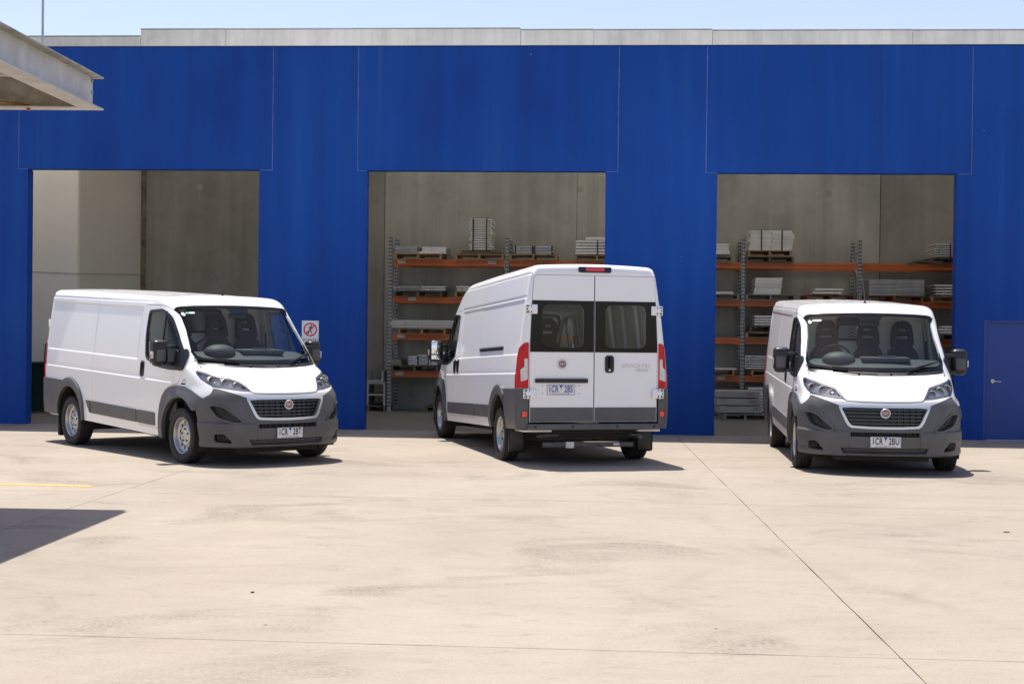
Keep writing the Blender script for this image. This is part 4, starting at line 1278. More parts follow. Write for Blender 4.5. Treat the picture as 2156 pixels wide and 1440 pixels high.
    scoop = fo(('f', rnd([(0.925, 0.775), (0.82, 0.770), (0.60, 0.575), (0.70, 0.568), (0.86, 0.625)], [0.03, 0.05, 0.02, 0.04, 0.05]) + [(0.917, 0.748)]))
    scoop = closed_spec(sk, 'wrap', 'f', [(0.925, 0.775), (0.82, 0.770), (0.615, 0.585), (0.70, 0.578), (0.86, 0.635)], [0.03, 0.05, 0.02, 0.04, 0.05])
    fogh = closed_spec(sk, 'wrap', 'f', [(0.885, 0.430), (0.80, 0.440), (0.705, 0.325), (0.875, 0.335)], [0.03, 0.03, 0.03, 0.03])
    low = closed_spec(sk, 'wrap', 'f', [(-0.53, 0.372), (0.53, 0.372), (0.50, 0.312), (-0.50, 0.312)], 0.018)
    slot = closed_spec(sk, 'wrap', 'f', [(-0.415, 0.562), (0.415, 0.562), (0.415, 0.508), (-0.415, 0.508)], 0.012)
    def bshape(P):
        ay = np.abs(P[:, 1]); z = P[:, 2]
        # lip above the plate zone, belly below it, flat plate pad in the middle
        o = 0.020 * (1 - sstep(z, 0.552, 0.578)) * sstep(ay, 0.43, 0.50)      # the lower half stands proud with a ledge
        o = o + 0.010 * (1 - sstep(z, 0.60, 0.62)) * (1 - sstep(ay, 0.43, 0.50))
        o = o - 0.016 * sstep(z, 0.865, 0.985) * sstep(ay, 0.60, 0.70) + 0.012 * sstep(ay, 0.86, 1.0)
        # crease running down from the lamp corner to the ledge
        o = o + 0.010 * np.exp(-(((ay - (0.62 + 0.55 * (z - 0.56))) / 0.05) ** 2)) * sstep(z, 0.58, 0.64) * (1 - sstep(z, 0.84, 0.90))
        o = o + 0.016 * np.exp(-(((z - 0.30) / 0.03) ** 2))
        o = o - 0.009 * np.exp(-(((ay - 0.428) / 0.005) ** 2)) * (z < 0.60)
        return o + 0.012
    t0 = abs(sk.to_uv('wrap', sk.spec('f', [(0.428, 0.45)]))[0, 0])
    btl = [q * sg for sg in (1, -1) for q in (t0 - 0.010, t0 - 0.004, t0, t0 + 0.004, t0 + 0.010)]
    bp = front('front_bumper', bh, M['plastic'], holes=[slot, low] + both(scoop) + both(fogh), off=0.0, gap=0.0, flange=0.045, offfn=bshape, sp=0.026, tl=btl, zl=(0.545, 0.552, 0.558, 0.565, 0.572, 0.578, 0.585))
    pb = PB(sk); pb.patch('wrap', slot, off=-0.03, flange=0, gap=-0.01, sp=0.06); pb.patch('wrap', low, off=-0.03, flange=0, gap=-0.01, sp=0.06); pb.obj('intake_back', M['under'], bp)
    im = PB(sk)
    for y in np.linspace(-0.36, 0.36, 9): im.patch('wrap', closed_spec(sk, 'wrap', 'f', [(y - 0.005, 0.510), (y + 0.005, 0.510), (y + 0.005, 0.560), (y - 0.005, 0.560)]), off=-0.004, flange=0.015)
    for y in np.linspace(-0.46, 0.46, 13): im.patch('wrap', closed_spec(sk, 'wrap', 'f', [(y - 0.004, 0.314), (y + 0.004, 0.314), (y + 0.004, 0.370), (y - 0.004, 0.370)]), off=0.002, flange=0.012)
    im.obj('intake_bars', M['black'], bp)['kind'] = 'stuff'
    for z in (0.330, 0.352):
        front('intake_slat', fo(('f', [(0.0, z + 0.005), (0.505, z + 0.005), (0.505, z - 0.005), (0.0, z - 0.005)])), M['plastic'], off=0.006, gap=0, flange=0.012, parent=bp)
    for sgn in (1, -1):
        fy = sgn < 0
        pb = PB(sk); pb.patch('wrap', scoop, off=-0.034, flange=0, gap=-0.01, sp=0.03, flip_y=fy); sb = pb.obj('side_scoop', M['black'], bp)
        for k in range(4):
            z = 0.655 + 0.026 * k
            yl, yr_ = np.interp(z, [0.585, 0.77], [0.70, 0.825]) + 0.02, np.interp(z, [0.635, 0.775], [0.845, 0.905])
            pb = PB(sk); pb.patch('wrap', closed_spec(sk, 'wrap', 'f', [(yl, z), (yr_, z + 0.004), (yr_, z + 0.018), (yl, z + 0.014)]), off=-0.012, flange=0.02, flip_y=fy, sp=0.03)
            pb.obj('vent_slat', M['black'], bp)
        pb = PB(sk); pb.patch('wrap', shrink(scoop, -0.022), [shrink(scoop, -0.001)], off=0.026, flange=0.03, sp=0.03, flip_y=fy); pb.obj('scoop_lip', M['plastic'], bp)
        pb = PB(sk); pb.patch('wrap', fogh, off=-0.040, flange=0, gap=-0.01, sp=0.03, flip_y=fy); pb.obj('fog_lamp_recess', M['black'], bp)
        q = sk.spec('f', [(0.838, 0.385)])[0]
        nrm = sk.grad(q[None])[0]
        c0 = q - nrm * 0.03; c0 = np.array([c0[0], sgn * c0[1], c0[2]]); dd = np.array([0.86, sgn * 0.5, 0.0]); dd /= np.linalg.norm(dd)
        mb = MB(); mb.cyl(c0, c0 + dd * 0.026, 0.048, 0.044, n=24)
        fl_ = put(mb, 'fog_lamp', M['black'], bp)
        mb = MB(); mb.cyl(c0 + dd * 0.0265, c0 + dd * 0.029, 0.038, 0.034, n=24)
        put(mb, 'fog_lens', M['gloss_black'], bp)
        # headlamp: mirrored bowl set deep, black inner end, clear outer glass
        hl = outl(sk, 'wrap', ('f', hl_top), ('f', hl_low), ('f', hl_out))
        pb = PB(sk); pb.patch('wrap', hl, off=-0.038, flange=0, gap=-0.006, sp=0.03, flip_y=fy)
        lamp = pb.obj('headlight', M['lampback'], root)
        pb = PB(sk)
        A = shrink(hl, 0.004)
        pb.patch('wrap', A, [shrink(hl, 0.017)], off=0.0, flange=0.06, sp=0.03, flip_y=fy); pb.obj('lamp_bezel', M['silver'], lamp)
        inner = closed_spec(sk, 'wrap', 'f', [(0.492, 0.974), (0.540, 1.042), (0.558, 1.064), (0.552, 0.978)], 0.01)
        pb = PB(sk); pb.patch('wrap', inner, off=-0.022, flange=0.05, sp=0.03, flip_y=fy); pb.obj('lamp_inner_cover', M['black'], lamp)
        for yy, zz, rr in ((0.625, 1.038, 0.040), (0.735, 1.066, 0.050), (0.848, 1.090, 0.046)):
            q = sk.spec('f', [(yy, zz)])[0]
            c0 = q + np.array([-0.058, -0.015, -0.010]); c0[1] *= sgn
            mb = MB()
            mb.lathe([(0.008, 0.0), (rr * 0.5, 0.012), (rr * 0.8, 0.030), (rr, 0.052), (rr * 1.06, 0.052), (rr * 1.06, 0.0)], 'X', c0, 24)
            put(mb, 'lamp_bowl', M['bowl'], lamp)
            mb = MB(); mb.sphere(c0 + np.array([0.022, 0, 0]), 0.014, 10)
            put(mb, 'bulb', M['amber'] if yy > 0.8 else M['white'], lamp)
        pb = PB(sk); pb.patch('wrap', hl, off=0.001, flange=0, gap=0.004, sp=0.03, flip_y=fy); pb.obj('lamp_glass', M['glass_lamp'], lamp)
    # registration plate, front
    pq = sk.spec('f', [(0.0, 0.445)])[0]
    number_plate(root, Matrix.Translation((pq[0] + 0.034, 0, RK(pq[0], 0.445))) @ Matrix.Rotation(math.pi / 2, 4, 'Z') @ Matrix.Rotation(math.pi / 2, 4, 'X'), plate)

    # ---- mirrors on two arms
    for side in (1, -1):
        s_ = side
        mb = MB()
        mb.box((-0.440, s_ * 1.047, 1.235), (-0.270, s_ * 1.257, 1.550), 0.06, seg=4)
        mb.box((-0.410, s_ * 1.067, 1.212), (-0.275, s_ * 1.242, 1.31), 0.045, seg=3)
        mir_ = put(mb, 'wing_mirror', M['black'], root)
        mb = MB(); mb.box((-0.285, s_ * 1.092, 1.275), (-0.255, s_ * 1.227, 1.440), 0.02, seg=2)
        put(mb, 'mirror_cover', M['plastic'], mir_)
        mb = MB(); mb.box((-0.446, s_ * 1.084, 1.335), (-0.439, s_ * 1.237, 1.525), 0.003)
        put(mb, 'mirror_glass', M['mirror'], mir_)
        mb = MB(); mb.box((-0.446, s_ * 1.084, 1.25), (-0.439, s_ * 1.237, 1.320), 0.003)
        put(mb, 'blind_spot_glass', M['mirror'], mir_)
        mb = MB(); mb.box((-0.370, s_ * 1.250, 1.315), (-0.295, s_ * 1.267, 1.405), 0.006)
        put(mb, 'indicator', M['clear'], mir_)
        mb = MB(); mb.box((-0.355, s_ * 1.266, 1.335), (-0.310, s_ * 1.270, 1.365), 0.002)
        put(mb, 'indicator_bulb', M['amber'], mir_)
        mb = MB()
        mb.box((-0.360, s_ * 0.947, 1.445), (-0.260, s_ * 1.092, 1.485), 0.012)
        mb.box((-0.360, s_ * 0.957, 1.225), (-0.240, s_ * 1.102, 1.275), 0.012)
        mb.box((-0.310, s_ * 0.937, 1.215), (-0.170, s_ * 0.984, 1.43), 0.02)
        put(mb, 'mirror_arm', M['black'], mir_)

    # ---- wipers, aerial
    def on_ws(y, z, off):
        q = sk.spec('f', [(y, z)])[0]; n = sk.grad(q[None])[0]
        return q + n * off
    for (a, b_) in (((-0.02, 1.272), (-0.70, 1.318)), ((0.36, 1.282), (0.80, 1.392))):
        pts = [on_ws(a[0] + (b_[0] - a[0]) * t, a[1] + (b_[1] - a[1]) * t, 0.030) for t in np.linspace(0, 1, 6)]
        wp = put(MB().tube(pts[:5], 0.009, 6), 'wiper', M['black'], root)
        d_ = 0.34
        c_ = (a[0] + (b_[0] - a[0]) * 0.75, a[1] + (b_[1] - a[1]) * 0.75)
        sl = (b_[1] - a[1]) / (b_[0] - a[0])
        pts = [on_ws(c_[0] + t * d_, c_[1] + t * d_ * sl * 1.1, 0.012) for t in np.linspace(-1, 0.30 if a[0] > 0 else 0.45, 10)]
        put(MB().tube(pts, 0.0075, 6), 'blade', M['black'], wp)
    for y in (-0.25, 0.15, 0.45):
        q = on_ws(y, 1.252, 0.008)
        put(MB().sphere(q, (0.016, 0.016, 0.010), 10), 'washer_jet', M['black'], root)
    aq = sk.spec('t', [(-0.80, 0.0)])[0]
    ab = MB(); ab.cyl(aq - np.array([0, 0, 0.004]), aq + np.array([-0.008, 0, 0.03]), 0.020, 0.010, n=14)
    an = put(ab, 'aerial', M['black'], root)
    put(MB().tube([aq + np.array([-0.008, 0, 0.03]), aq + np.array([-0.26, 0, 0.33])], 0.0085, 6), 'aerial_rod', M['black'], an)

    # ---- rear doors, lamps and bumper
    def rear_panel(name, pts, m, parent=root, holes=(), off=0.0, gap=0.005, flange=0.02, r=0.0, sp=0.05):
        pb = PB(sk)
        o = closed_spec(sk, 'rear', 'r', pts, r)
        hs = [closed_spec(sk, 'rear', 'r', h[0], h[1]) for h in holes]
        pb.patch('rear', o, hs, off=off, flange=flange, gap=gap, sp=sp)
        return pb.obj(name, m, parent)
    zw0, zw1 = (1.285, 1.945) if high else (1.20, 1.80)
    for s_ in (1, -1):
        edge_ = [(s_ * dw(z), z) for z in np.linspace(dz0, dz1 - 0.04, 40)]
        pts = [(s_ * 0.002, dz0)] + edge_ + [(s_ * top_y, dz1), (s_ * 0.002, dz1)]
        wi = ([(s_ * 0.145, zw0 + 0.055), (s_ * 0.700, zw0 + 0.055), (s_ * 0.700, zw1 - 0.05), (s_ * 0.145, zw1 - 0.05)], 0.10)
        rd = rear_panel('rear_door', pts, M['paint'], holes=[wi], flange=0.025)
        band = [(s_ * 0.010, zw0), (s_ * (dw(zw0) - 0.006), zw0)] + [(s_ * (dw(z) - 0.006), z) for z in np.linspace(zw0, zw1, 10)[1:]] + [(s_ * 0.010, zw1)]
        rear_panel('window_surround', band, M['gloss_black'], rd, holes=[(wi[0], 0.10)], off=0.006, gap=0, flange=0.006)
        rear_panel('rear_window', wi[0], M['glass_dark'], rd, off=0.0055, gap=0.0, flange=0, r=0.10)
        rear_panel('lower_cladding', [(s_ * 0.012, 0.395), (s_ * 0.848, 0.395), (s_ * 0.848, 0.575), (s_ * 0.012, 0.575)], M['plastic'], rd, off=0.010, gap=0, flange=0.012)
        # tail lamp wraps the corner
        el = sk.spec('s', [(xs_r, z) for z in np.linspace(0.822, 1.355, 22)])[:, 1:3]
        lamp_o = np.concatenate([el * np.array([s_, 1]), np.array([(s_ * 0.93, 1.398), (s_ * 0.884, 1.405), (s_ * 0.874, 1.39)]), np.array([(s_ * 0.876, z) for z in np.linspace(1.38, 0.822, 22)])])
        pb = PB(sk); pb.patch('rear', lamp_o, off=0.010, flange=0.012, sp=0.03)
        tl_ = pb.obj('tail_lamp', M['red'], root)
        rear_panel('reverse_lens', rnd([(s_ * 0.890, 0.935), (s_ * 0.972, 0.905), (s_ * 0.972, 1.06), (s_ * 0.930, 1.09), (s_ * 0.928, 1.20), (s_ * 0.890, 1.20)], 0.015), M['clear'], tl_, off=0.014, gap=0, flange=0.006, sp=0.03)
        pb = PB(sk)
        cs = outl(sk, 'wrap', ('s', [(xs_r, 0.822), (xs_r + 0.055, 0.822), (xs_r + 0.050, 1.22), (xs_r + 0.025, 1.33), (xs_r, 1.355), (xs_r, 0.822)]))
        pb.patch('wrap', cs, off=0.010, flange=0.012, sp=0.03, flip_y=s_ < 0); pb.obj('lamp_side', M['red'], tl_)
        # bumper corner: dark wrap on side and rear
        pb = PB(sk)
        lo_x = rax - 0.445
        cs = outl(sk, 'wrap', ('s', [(xs_r, bz), (xs_r, 0.30), (lo_x + 0.012, 0.30)] + arc(rax, rc, 0.447, 176, 131, 16, 0.97) + arc(rax, rc, 0.560, 128, 116, 4, 0.93) + [(rax - 0.24, bz), (xs_r, bz)]))
        pb.patch('wrap', cs, off=0.020, flange=0.03, sp=0.04, flip_y=s_ < 0)
        e1 = sk.spec('s', [(xs_r, z) for z in np.linspace(0.30, bz, 20)])[:, 1:3]
        cr = np.concatenate([e1, np.array([(y, bz) for y in np.linspace(e1[-1, 0], 0.876, 6)[1:]]), np.array([(0.876, z) for z in np.linspace(bz, 0.30, 20)[1:]])])
        if s_ < 0:
            pb.patch('rear', cr, off=0.020, flange=0.03, sp=0.04, flip_y=True)
        else:
            pb.patch('rear', cr, off=0.020, flange=0.03, sp=0.04)
        rbp = pb.obj('bumper_corner', M['plastic'], root)
        rear_panel('reflector', rnd([(s_ * 0.895, 0.455), (s_ * 0.955, 0.455), (s_ * 0.955, 0.525), (s_ * 0.895, 0.525)], 0.008), M['red2'], rbp, off=0.026, gap=0, flange=0.008)
        rear_panel('reflector_frame', rnd([(s_ * 0.887, 0.447), (s_ * 0.963, 0.447), (s_ * 0.963, 0.533), (s_ * 0.887, 0.533)], 0.01), M['black'], rbp, off=0.023, gap=0, flange=0.004)
        # hinges: leaf plates with a knuckle
        for zc in ((1.83, 0.75) if high else (1.62, 0.72)):
            ye = dw(zc)
            q = sk.spec('r', [(ye - 0.02, zc), (ye + 0.06, zc)])
            xb = q[0][0] - (0.012 if zc > 1 else 0.026)
            hb_ = MB()
            hb_.box((xb - 0.012, s_ * (ye - 0.075), zc - 0.060), (xb, s_ * (ye + 0.012), zc + 0.060), 0.010)
            hb_.box((xb - 0.020, s_ * (ye - 0.03), zc - 0.030), (xb + 0.01, s_ * (ye + 0.055), zc + 0.030), 0.006)
            hb_.box((xb - 0.004, s_ * (ye + 0.03), zc - 0.060), (xb + 0.012, s_ * (ye + 0.085), zc + 0.060), 0.004)
            hb_.cyl((xb - 0.012, s_ * (ye + 0.026), zc - 0.066), (xb - 0.012, s_ * (ye + 0.026), zc + 0.066), 0.012, n=12)
            hg = put(hb_, 'hinge', M['paint'], rd)
            hs_ = MB()
            for dz_ in (-0.04, 0.0, 0.04): hs_.cyl((xb - 0.016, s_ * (ye + 0.062), zc + dz_), (xb - 0.003, s_ * (ye + 0.062), zc + dz_), 0.010, n=8)
            for dy in (0.004, 0.046): hs_.box((xb - 0.021, s_ * (ye + dy - 0.004), zc - 0.045), (xb - 0.0125, s_ * (ye + dy + 0.004), zc - 0.020))
            hs_.box((xb - 0.0145, s_ * (ye + 0.005), zc + 0.034), (xb - 0.0122, s_ * (ye + 0.05), zc + 0.050))
            put(hs_, 'hinge_screws', M['steel'], rd)
        if s_ > 0:
            emblem(sk, rd, rake, sk.spec('r', [(0.43, 1.13)])[0] + np.array([-0.006, 0, 0]), -1)
            rear_panel('pull_strip', rnd([(0.09, 0.89), (0.79, 0.89), (0.79, 0.945), (0.09, 0.945)], 0.012), M['black'], rd, off=0.028, gap=0, flange=0.03)
            pq = sk.spec('r', [(0.445, 0.80)])[0]
            number_plate(rd, Matrix.Translation((pq[0] - 0.010, 0.445, RK(pq[0], 0.80))) @ Matrix.Rotation(-math.pi / 2, 4, 'Z') @ Matrix.Rotation(math.pi / 2, 4, 'X'), plate, True)
            for yy in (0.20, 0.69):
                for z_ in (0.755, 0.855):
                    q = sk.spec('r', [(yy, z_)])[0]
                    put(MB().cyl(q + np.array([0.0, 0, 0]), q + np.array([-0.004, 0, 0]), 0.006, n=8), 'plug', M['steel'], rd)
        else:
            dh = rear_panel('door_handle', rnd([(-0.265, 1.02), (-0.145, 1.02), (-0.145, 1.245), (-0.265, 1.245)], 0.045), M['black'], rd, off=0.014, gap=0, flange=0.02, sp=0.02)
            q = sk.spec('r', [(-0.205, 1.13)])[0]
            put(MB().box((q[0] - 0.045, -0.225, 1.085), (q[0] - 0.012, -0.185, 1.225), 0.014), 'grip', M['gloss_black'], dh)
            put(MB().cyl((q[0] - 0.014, -0.205, 1.055), (q[0] - 0.020, -0.205, 1.055), 0.014, n=14), 'lock', M['silver'], dh)
            for tx, yy, zz, sz, shx in (('DUCATO', -0.565, 1.112, 0.066, 0.25), ('MAXI', -0.645, 1.056, 0.050, 0.25)):
                q = sk.spec('r', [(yy, zz)])[0]
                t_ = text_mesh('model_badge', tx, sz, M['silver'], 0.003, squeeze=1.28, shear=shx, bold=0.0006, space=1.12)
                link(bpy.data.objects.new('model_badge', t_), rd, Matrix.Translation((q[0] - 0.004, q[1], RK(q[0], q[2]))) @ Matrix.Rotation(-math.pi / 2, 4, 'Z') @ Matrix.Rotation(math.pi / 2, 4, 'X'))
    # high brake lamp
    zb_ = sk.roof - 0.062
    hbp = rear_panel('brake_lamp_housing', rnd([(-0.215, zb_ - 0.032), (0.215, zb_ - 0.032), (0.225, zb_ + 0.034), (-0.225, zb_ + 0.034)], 0.02), M['black'], off=0.016, gap=0, flange=0.03)
    rear_panel('brake_lamp', rnd([(-0.125, zb_ - 0.014), (0.125, zb_ - 0.014), (0.125, zb_ + 0.026), (-0.125, zb_ + 0.026)], 0.012), M['red2'], hbp, off=0.020, gap=0, flange=0.006)
    # step bumper and running gear under the tail
    sb = MB()
    sb.box((xr - 0.075, -0.885, 0.288), (xr + 0.10, 0.885, 0.366), 0.012)
    stp = put(sb, 'rear_step', M['plastic'], root)
    for yy in (-0.80, -0.30, 0.30, 0.80):
        put(MB().cyl((xr - 0.0755, yy, 0.33), (xr - 0.079, yy, 0.33), 0.019, n=18), 'parking_sensor', M['black'], stp)
    for a_, b_ in ((-0.92, -0.62), (0.55, 0.92)):
        put(MB().box((xr + 0.03, a_, 0.262), (xr + 0.5, b_, 0.286), 0.004), 'valance', M['paint'], root)
    up = MB()
    up.box((rax - 0.75, -0.58, 0.18), (0.7, 0.58, 0.30), 0.01)
    up.box((xr + 0.12, -0.72, 0.235), (rax - 0.5, 0.72, 0.29), 0.01)
    put(up, 'underbody', M['under'], root)
    um_ = MB()
    um_.cyl((rax - 0.05, -0.80, 0.14), (rax - 0.05, 0.80, 0.14), 0.045, n=14)
    um_.box((xr + 0.20, -0.62, 0.055), (xr + 0.25, 0.62, 0.120), 0.006)
    um_.cyl((rax + 0.5, -0.3, 0.2), (-1.2, -0.35, 0.13), 0.035, n=10)
    put(um_, 'rear_axle', M['steel'], root)
    ut = MB(); ut.box((xr + 0.192, 0.20, 0.045), (xr + 0.199, 0.31, 0.125)); ut.box((xr + 0.192, -0.42, 0.075), (xr + 0.199, -0.34, 0.105))
    put(ut, 'axle_tags', M['gal'], root)
    ex = MB(); ex.tube([(xr + 0.24, -0.62, 0.20), (xr + 0.06, -0.66, 0.19)], 0.028, 10); ex.tube([(xr + 0.15, -0.50, 0.23), (xr + 0.02, -0.52, 0.22), (xr + 0.02, -0.62, 0.22), (xr + 0.12, -0.64, 0.23)], 0.011, 8)
    ex.tube([(xr + 0.12, 0.72, 0.20), (xr + 0.10, 0.45, 0.22), (xr + 0.2, 0.40, 0.25)], 0.018, 8)
    put(ex, 'tow_hook', M['steel'], root)['kind'] = 'stuff'
    for s_ in (1, -1):
        mf = MB()
        mf.box((rax - 0.49, s_ * 0.775, -0.02), (rax - 0.455, s_ * 0.995, 0.30), 0.03, seg=3)
        put(mf, 'mud_flap', M['black'], root)
        for cx_, rad in ((0.0, 0.475), (rax, 0.445)):
            lw = MB()
            rows = []
            for y in (s_ * 0.55, s_ * 1.0):
                rows.append([(cx_ + rad * math.cos(t), y, (0.36 if cx_ == 0 else 0.30) + rad * math.sin(t)) for t in np.linspace(-0.35, math.pi + 0.35, 22)])
            lw.grid(rows)
            lw.box((cx_ - rad, s_ * 0.53, 0.18), (cx_ + rad, s_ * 0.55, 0.80))
            put(lw, 'wheel_arch_liner', M['under'], root)
        make_wheel(M, root, 0.0, s_ * 0.905, s_)
        make_wheel(M, root, rax, s_ * 0.895, s_)

    # ---- inside
    inner_m = M['trim']
    it = MB(); it.box((-wb + 0.55, -0.90, 0.40), (0.35, 0.90, 0.43)); it.box((-wb - 0.9, -0.50, 0.40), (-wb + 0.549, 0.50, 0.43)); put(it, 'load_floor', M['gal'], root)
    da = MB()
    rows = []
    for x_, z_ in ((0.36, 1.10), (0.34, 1.245), (0.16, 1.335), (-0.04, 1.405), (-0.16, 1.42), (-0.24, 1.36), (-0.22, 1.1), (-0.12, 0.8), (-0.05, 0.45)):
        rows.append([(x_ - 0.10 * (y / 0.86) ** 2, y, z_ - 0.02 * (y / 0.86) ** 2) for y in np.linspace(-0.86, 0.86, 15)])
    da.grid(rows); put(da, 'dashboard', M['dash'], root)
    bn = MB()
    bn.sphere((-0.06, -0.44, 1.405), (0.17, 0.215, 0.105), 20); put(bn, 'instrument_hood', M['dash'], root)
    tr_ = MB(); tr_.box((-0.20, -0.16, 1.38), (0.06, 0.46, 1.445), 0.02); tr_.lathe([(0.11, 1.4455), (0.11, 1.458), (0.085, 1.458), (0.08, 1.4455)], 'Z', (-0.07, 0.18, 0), 24); put(tr_, 'dash_tray', M['dash'], root)
    sw = MB()
    pts = []
    for t in np.linspace(0, 2 * np.pi, 33):
        a = 0.205 * math.cos(t); b2 = 0.205 * math.sin(t)
        pts.append((-0.42 + b2 * math.sin(0.45) * 1.0, -0.44 + a, 1.395 + b2 * math.cos(0.45)))
    sw.tube(pts, 0.015, 8)
    sw.tube([(-0.42, -0.63, 1.395), (-0.40, -0.44, 1.38), (-0.42, -0.25, 1.395)], 0.018, 6)
    sw.sphere((-0.405, -0.44, 1.39), (0.03, 0.075, 0.06), 12)
    put(sw, 'steering_wheel', M['black'], root)
    for yy, wd in ((-0.46, 0.245), (0.10, 0.215), (0.56, 0.225)):
        st = MB()
        st.box((-1.02, yy - wd, 0.72), (-0.50, yy + wd, 0.92), 0.06, seg=3)
        tilt = Matrix.Translation((-0.97, yy, 0.875)) @ Matrix.Rotation(math.radians(-13), 4, 'Y')
        prof = [(-wd, 0.0), (-wd, 0.46), (-wd * 0.88, 0.60), (-wd * 0.55, 0.70), (wd * 0.55, 0.70), (wd * 0.88, 0.60), (wd, 0.46), (wd, 0.0)]
        mbp = MB(); mbp.prism(prof, -0.06, 0.06, 'X')
        bmesh.ops.bevel(mbp.bm, geom=mbp.bm.edges[:], offset=0.035, segments=3, affect='EDGES', profile=0.5)
        bmesh.ops.transform(mbp.bm, matrix=tilt, verts=mbp.bm.verts[:])
        se = put(st, 'seat', M['seat'], root)
        put(mbp, 'backrest', M['seat'], se)
        # head restraint with two slots through it
        hrp = np.array(rnd([(-0.150, 0.690), (-0.148, 0.82), (-0.115, 1.035), (0.115, 1.035), (0.148, 0.82), (0.150, 0.690)], [0.04, 0.08, 0.11, 0.11, 0.08, 0.04]))
        mh = MB()
        ring = dense(hrp, 0.03, True)
        slots = [np.array(rnd([(-0.085, 0.79), (0.085, 0.79), (0.085, 0.845), (-0.085, 0.845)], 0.015)), np.array(rnd([(-0.07, 0.895), (0.07, 0.895), (0.055, 0.945), (-0.055, 0.945)], 0.015))]
        pts_ = [tuple(p) for p in ring]; ed = [(i, (i + 1) % len(ring)) for i in range(len(ring))]; o_ = len(ring)
        for h in slots:
            pts_ += [tuple(p) for p in h]; ed += [(o_ + i, o_ + (i + 1) % len(h)) for i in range(len(h))]; o_ += len(h)
        r_ = delaunay_2d_cdt([Vector(p) for p in pts_], ed, [], 0, 1e-6)
        V2 = np.array([tuple(v) for v in r_[0]]); T = np.array([f for f in r_[2] if len(f) == 3]); cc = V2[T].mean(1)
        ok = inpoly(cc, ring)
        for h in slots: ok &= ~inpoly(cc, h)
        va = [mh.bm.verts.new((0.05, p[0], p[1])) for p in V2]; vb_ = [mh.bm.verts.new((-0.05, p[0], p[1])) for p in V2]
        for f in T[ok]:
            mh.bm.faces.new([va[i] for i in f]); mh.bm.faces.new([vb_[i] for i in f[::-1]])
        for lp in [ring] + slots:
            idx = [int(np.argmin(np.linalg.norm(V2 - p, axis=1))) for p in lp]
            for i, j in zip(idx, idx[1:] + idx[:1]):
                if i != j: mh.bm.faces.new((va[i], va[j], vb_[j], vb_[i]))
        for yy2 in (-0.06, 0.06): mh.cyl((0, yy2, 0.60), (0, yy2, 0.68), 0.008, n=8)
        bmesh.ops.transform(mh.bm, matrix=tilt, verts=mh.bm.verts[:])
        put(mh, 'head_restraint', M['seat'], se)
    # bulkhead with a framed window behind the driver
    bk = MB()
    bw = 0.90
    bkr = [(-bw, 0.43), (bw, 0.43), (bw, 1.30), (0.84, 2.02), (-0.84, 2.02), (-bw, 1.30)]
    hole = rnd([(-0.30, 1.625), (0.24, 1.625), (0.24, 1.925), (-0.30, 1.925)], 0.05)
    if high: bkr = [(-bw, 0.43), (bw, 0.43), (bw, 1.30), (0.83, 2.25), (-0.83, 2.25), (-bw, 1.30)]
    ring = dense(bkr, 0.2, True); hole = dense(hole, 0.1, True)
    pts_ = [tuple(p) for p in ring] + [tuple(p) for p in hole]
    ed = [(i, (i + 1) % len(ring)) for i in range(len(ring))] + [(len(ring) + i, len(ring) + (i + 1) % len(hole)) for i in range(len(hole))]
    r_ = delaunay_2d_cdt([Vector(p) for p in pts_], ed, [], 0, 1e-6)
    V2 = np.array([tuple(v) for v in r_[0]]); T = np.array([f for f in r_[2] if len(f) == 3]); cc = V2[T].mean(1)
    ok = inpoly(cc, ring) & ~inpoly(cc, hole)
    vv = [bk.bm.verts.new((-1.30, p[0], p[1])) for p in V2]
    for f in T[ok]: bk.bm.faces.new([vv[i] for i in f])
    bko = put(bk, 'bulkhead', inner_m, root, smooth=False) if not high else None
    fr = MB()
    hl_ = [(-1.29, p[0], p[1]) for p in hole] + [(-1.29, hole[0][0], hole[0][1])]
    fr.tube(hl_, 0.018, 6)
    if bko is not None: put(fr, 'bulkhead_window_frame', M['black'], bko)
    ir = MB(); ir.box((-0.42, -0.13, 1.835), (-0.39, 0.13, 1.905), 0.014); ir.tube([(-0.405, 0, 1.88), (-0.44, 0, 1.97)], 0.01, 6)
    put(ir, 'rear_view_mirror', M['black'], root)
    hd_ = MB(); hd_.grid([[(x_, y, 2.045 - 0.03 * (y / 0.8) ** 2) for y in np.linspace(-0.80, 0.80, 7)] for x_ in (-0.66, -1.0, -1.29)]); put(hd_, 'headlining', inner_m, root)
    # visors
    for y0, y1 in ((-0.66, -0.14), (0.14, 0.66)):
        vs = MB(); vs.box((-0.70, y0, 1.985), (-0.56, y1, 2.0), 0.006); put(vs, 'sun_visor', inner_m, root)
    # door trims, pillars and ribs of the load bay
    for s_ in (1, -1):
        dt = MB(); dt.box((-1.20, s_ * 0.93, 0.50), (-0.25, s_ * 0.955, 1.18), 0.02); put(dt, 'door_trim', M['dash'], root)
        bp_ = MB(); bp_.grid([[(x_, s_ * (0.945 - 0.075 * max(z - 1.05, 0) - 0.04 * max(z - 1.05, 0) ** 2), z) for z in np.linspace(0.45, 1.95, 10)] for x_ in (-1.30, -1.16)]); put(bp_, 'pillar_trim', inner_m, root)
        bl = MB(); bl.tube([(-1.17, s_ * 0.885, 1.62), (-1.16, s_ * 0.90, 1.3), (-1.1, s_ * 0.90, 0.7)], 0.014, 6); put(bl, 'seat_belt', M['black'], root)
        rb_ = MB()
        ztop = 2.20 if high else 1.95
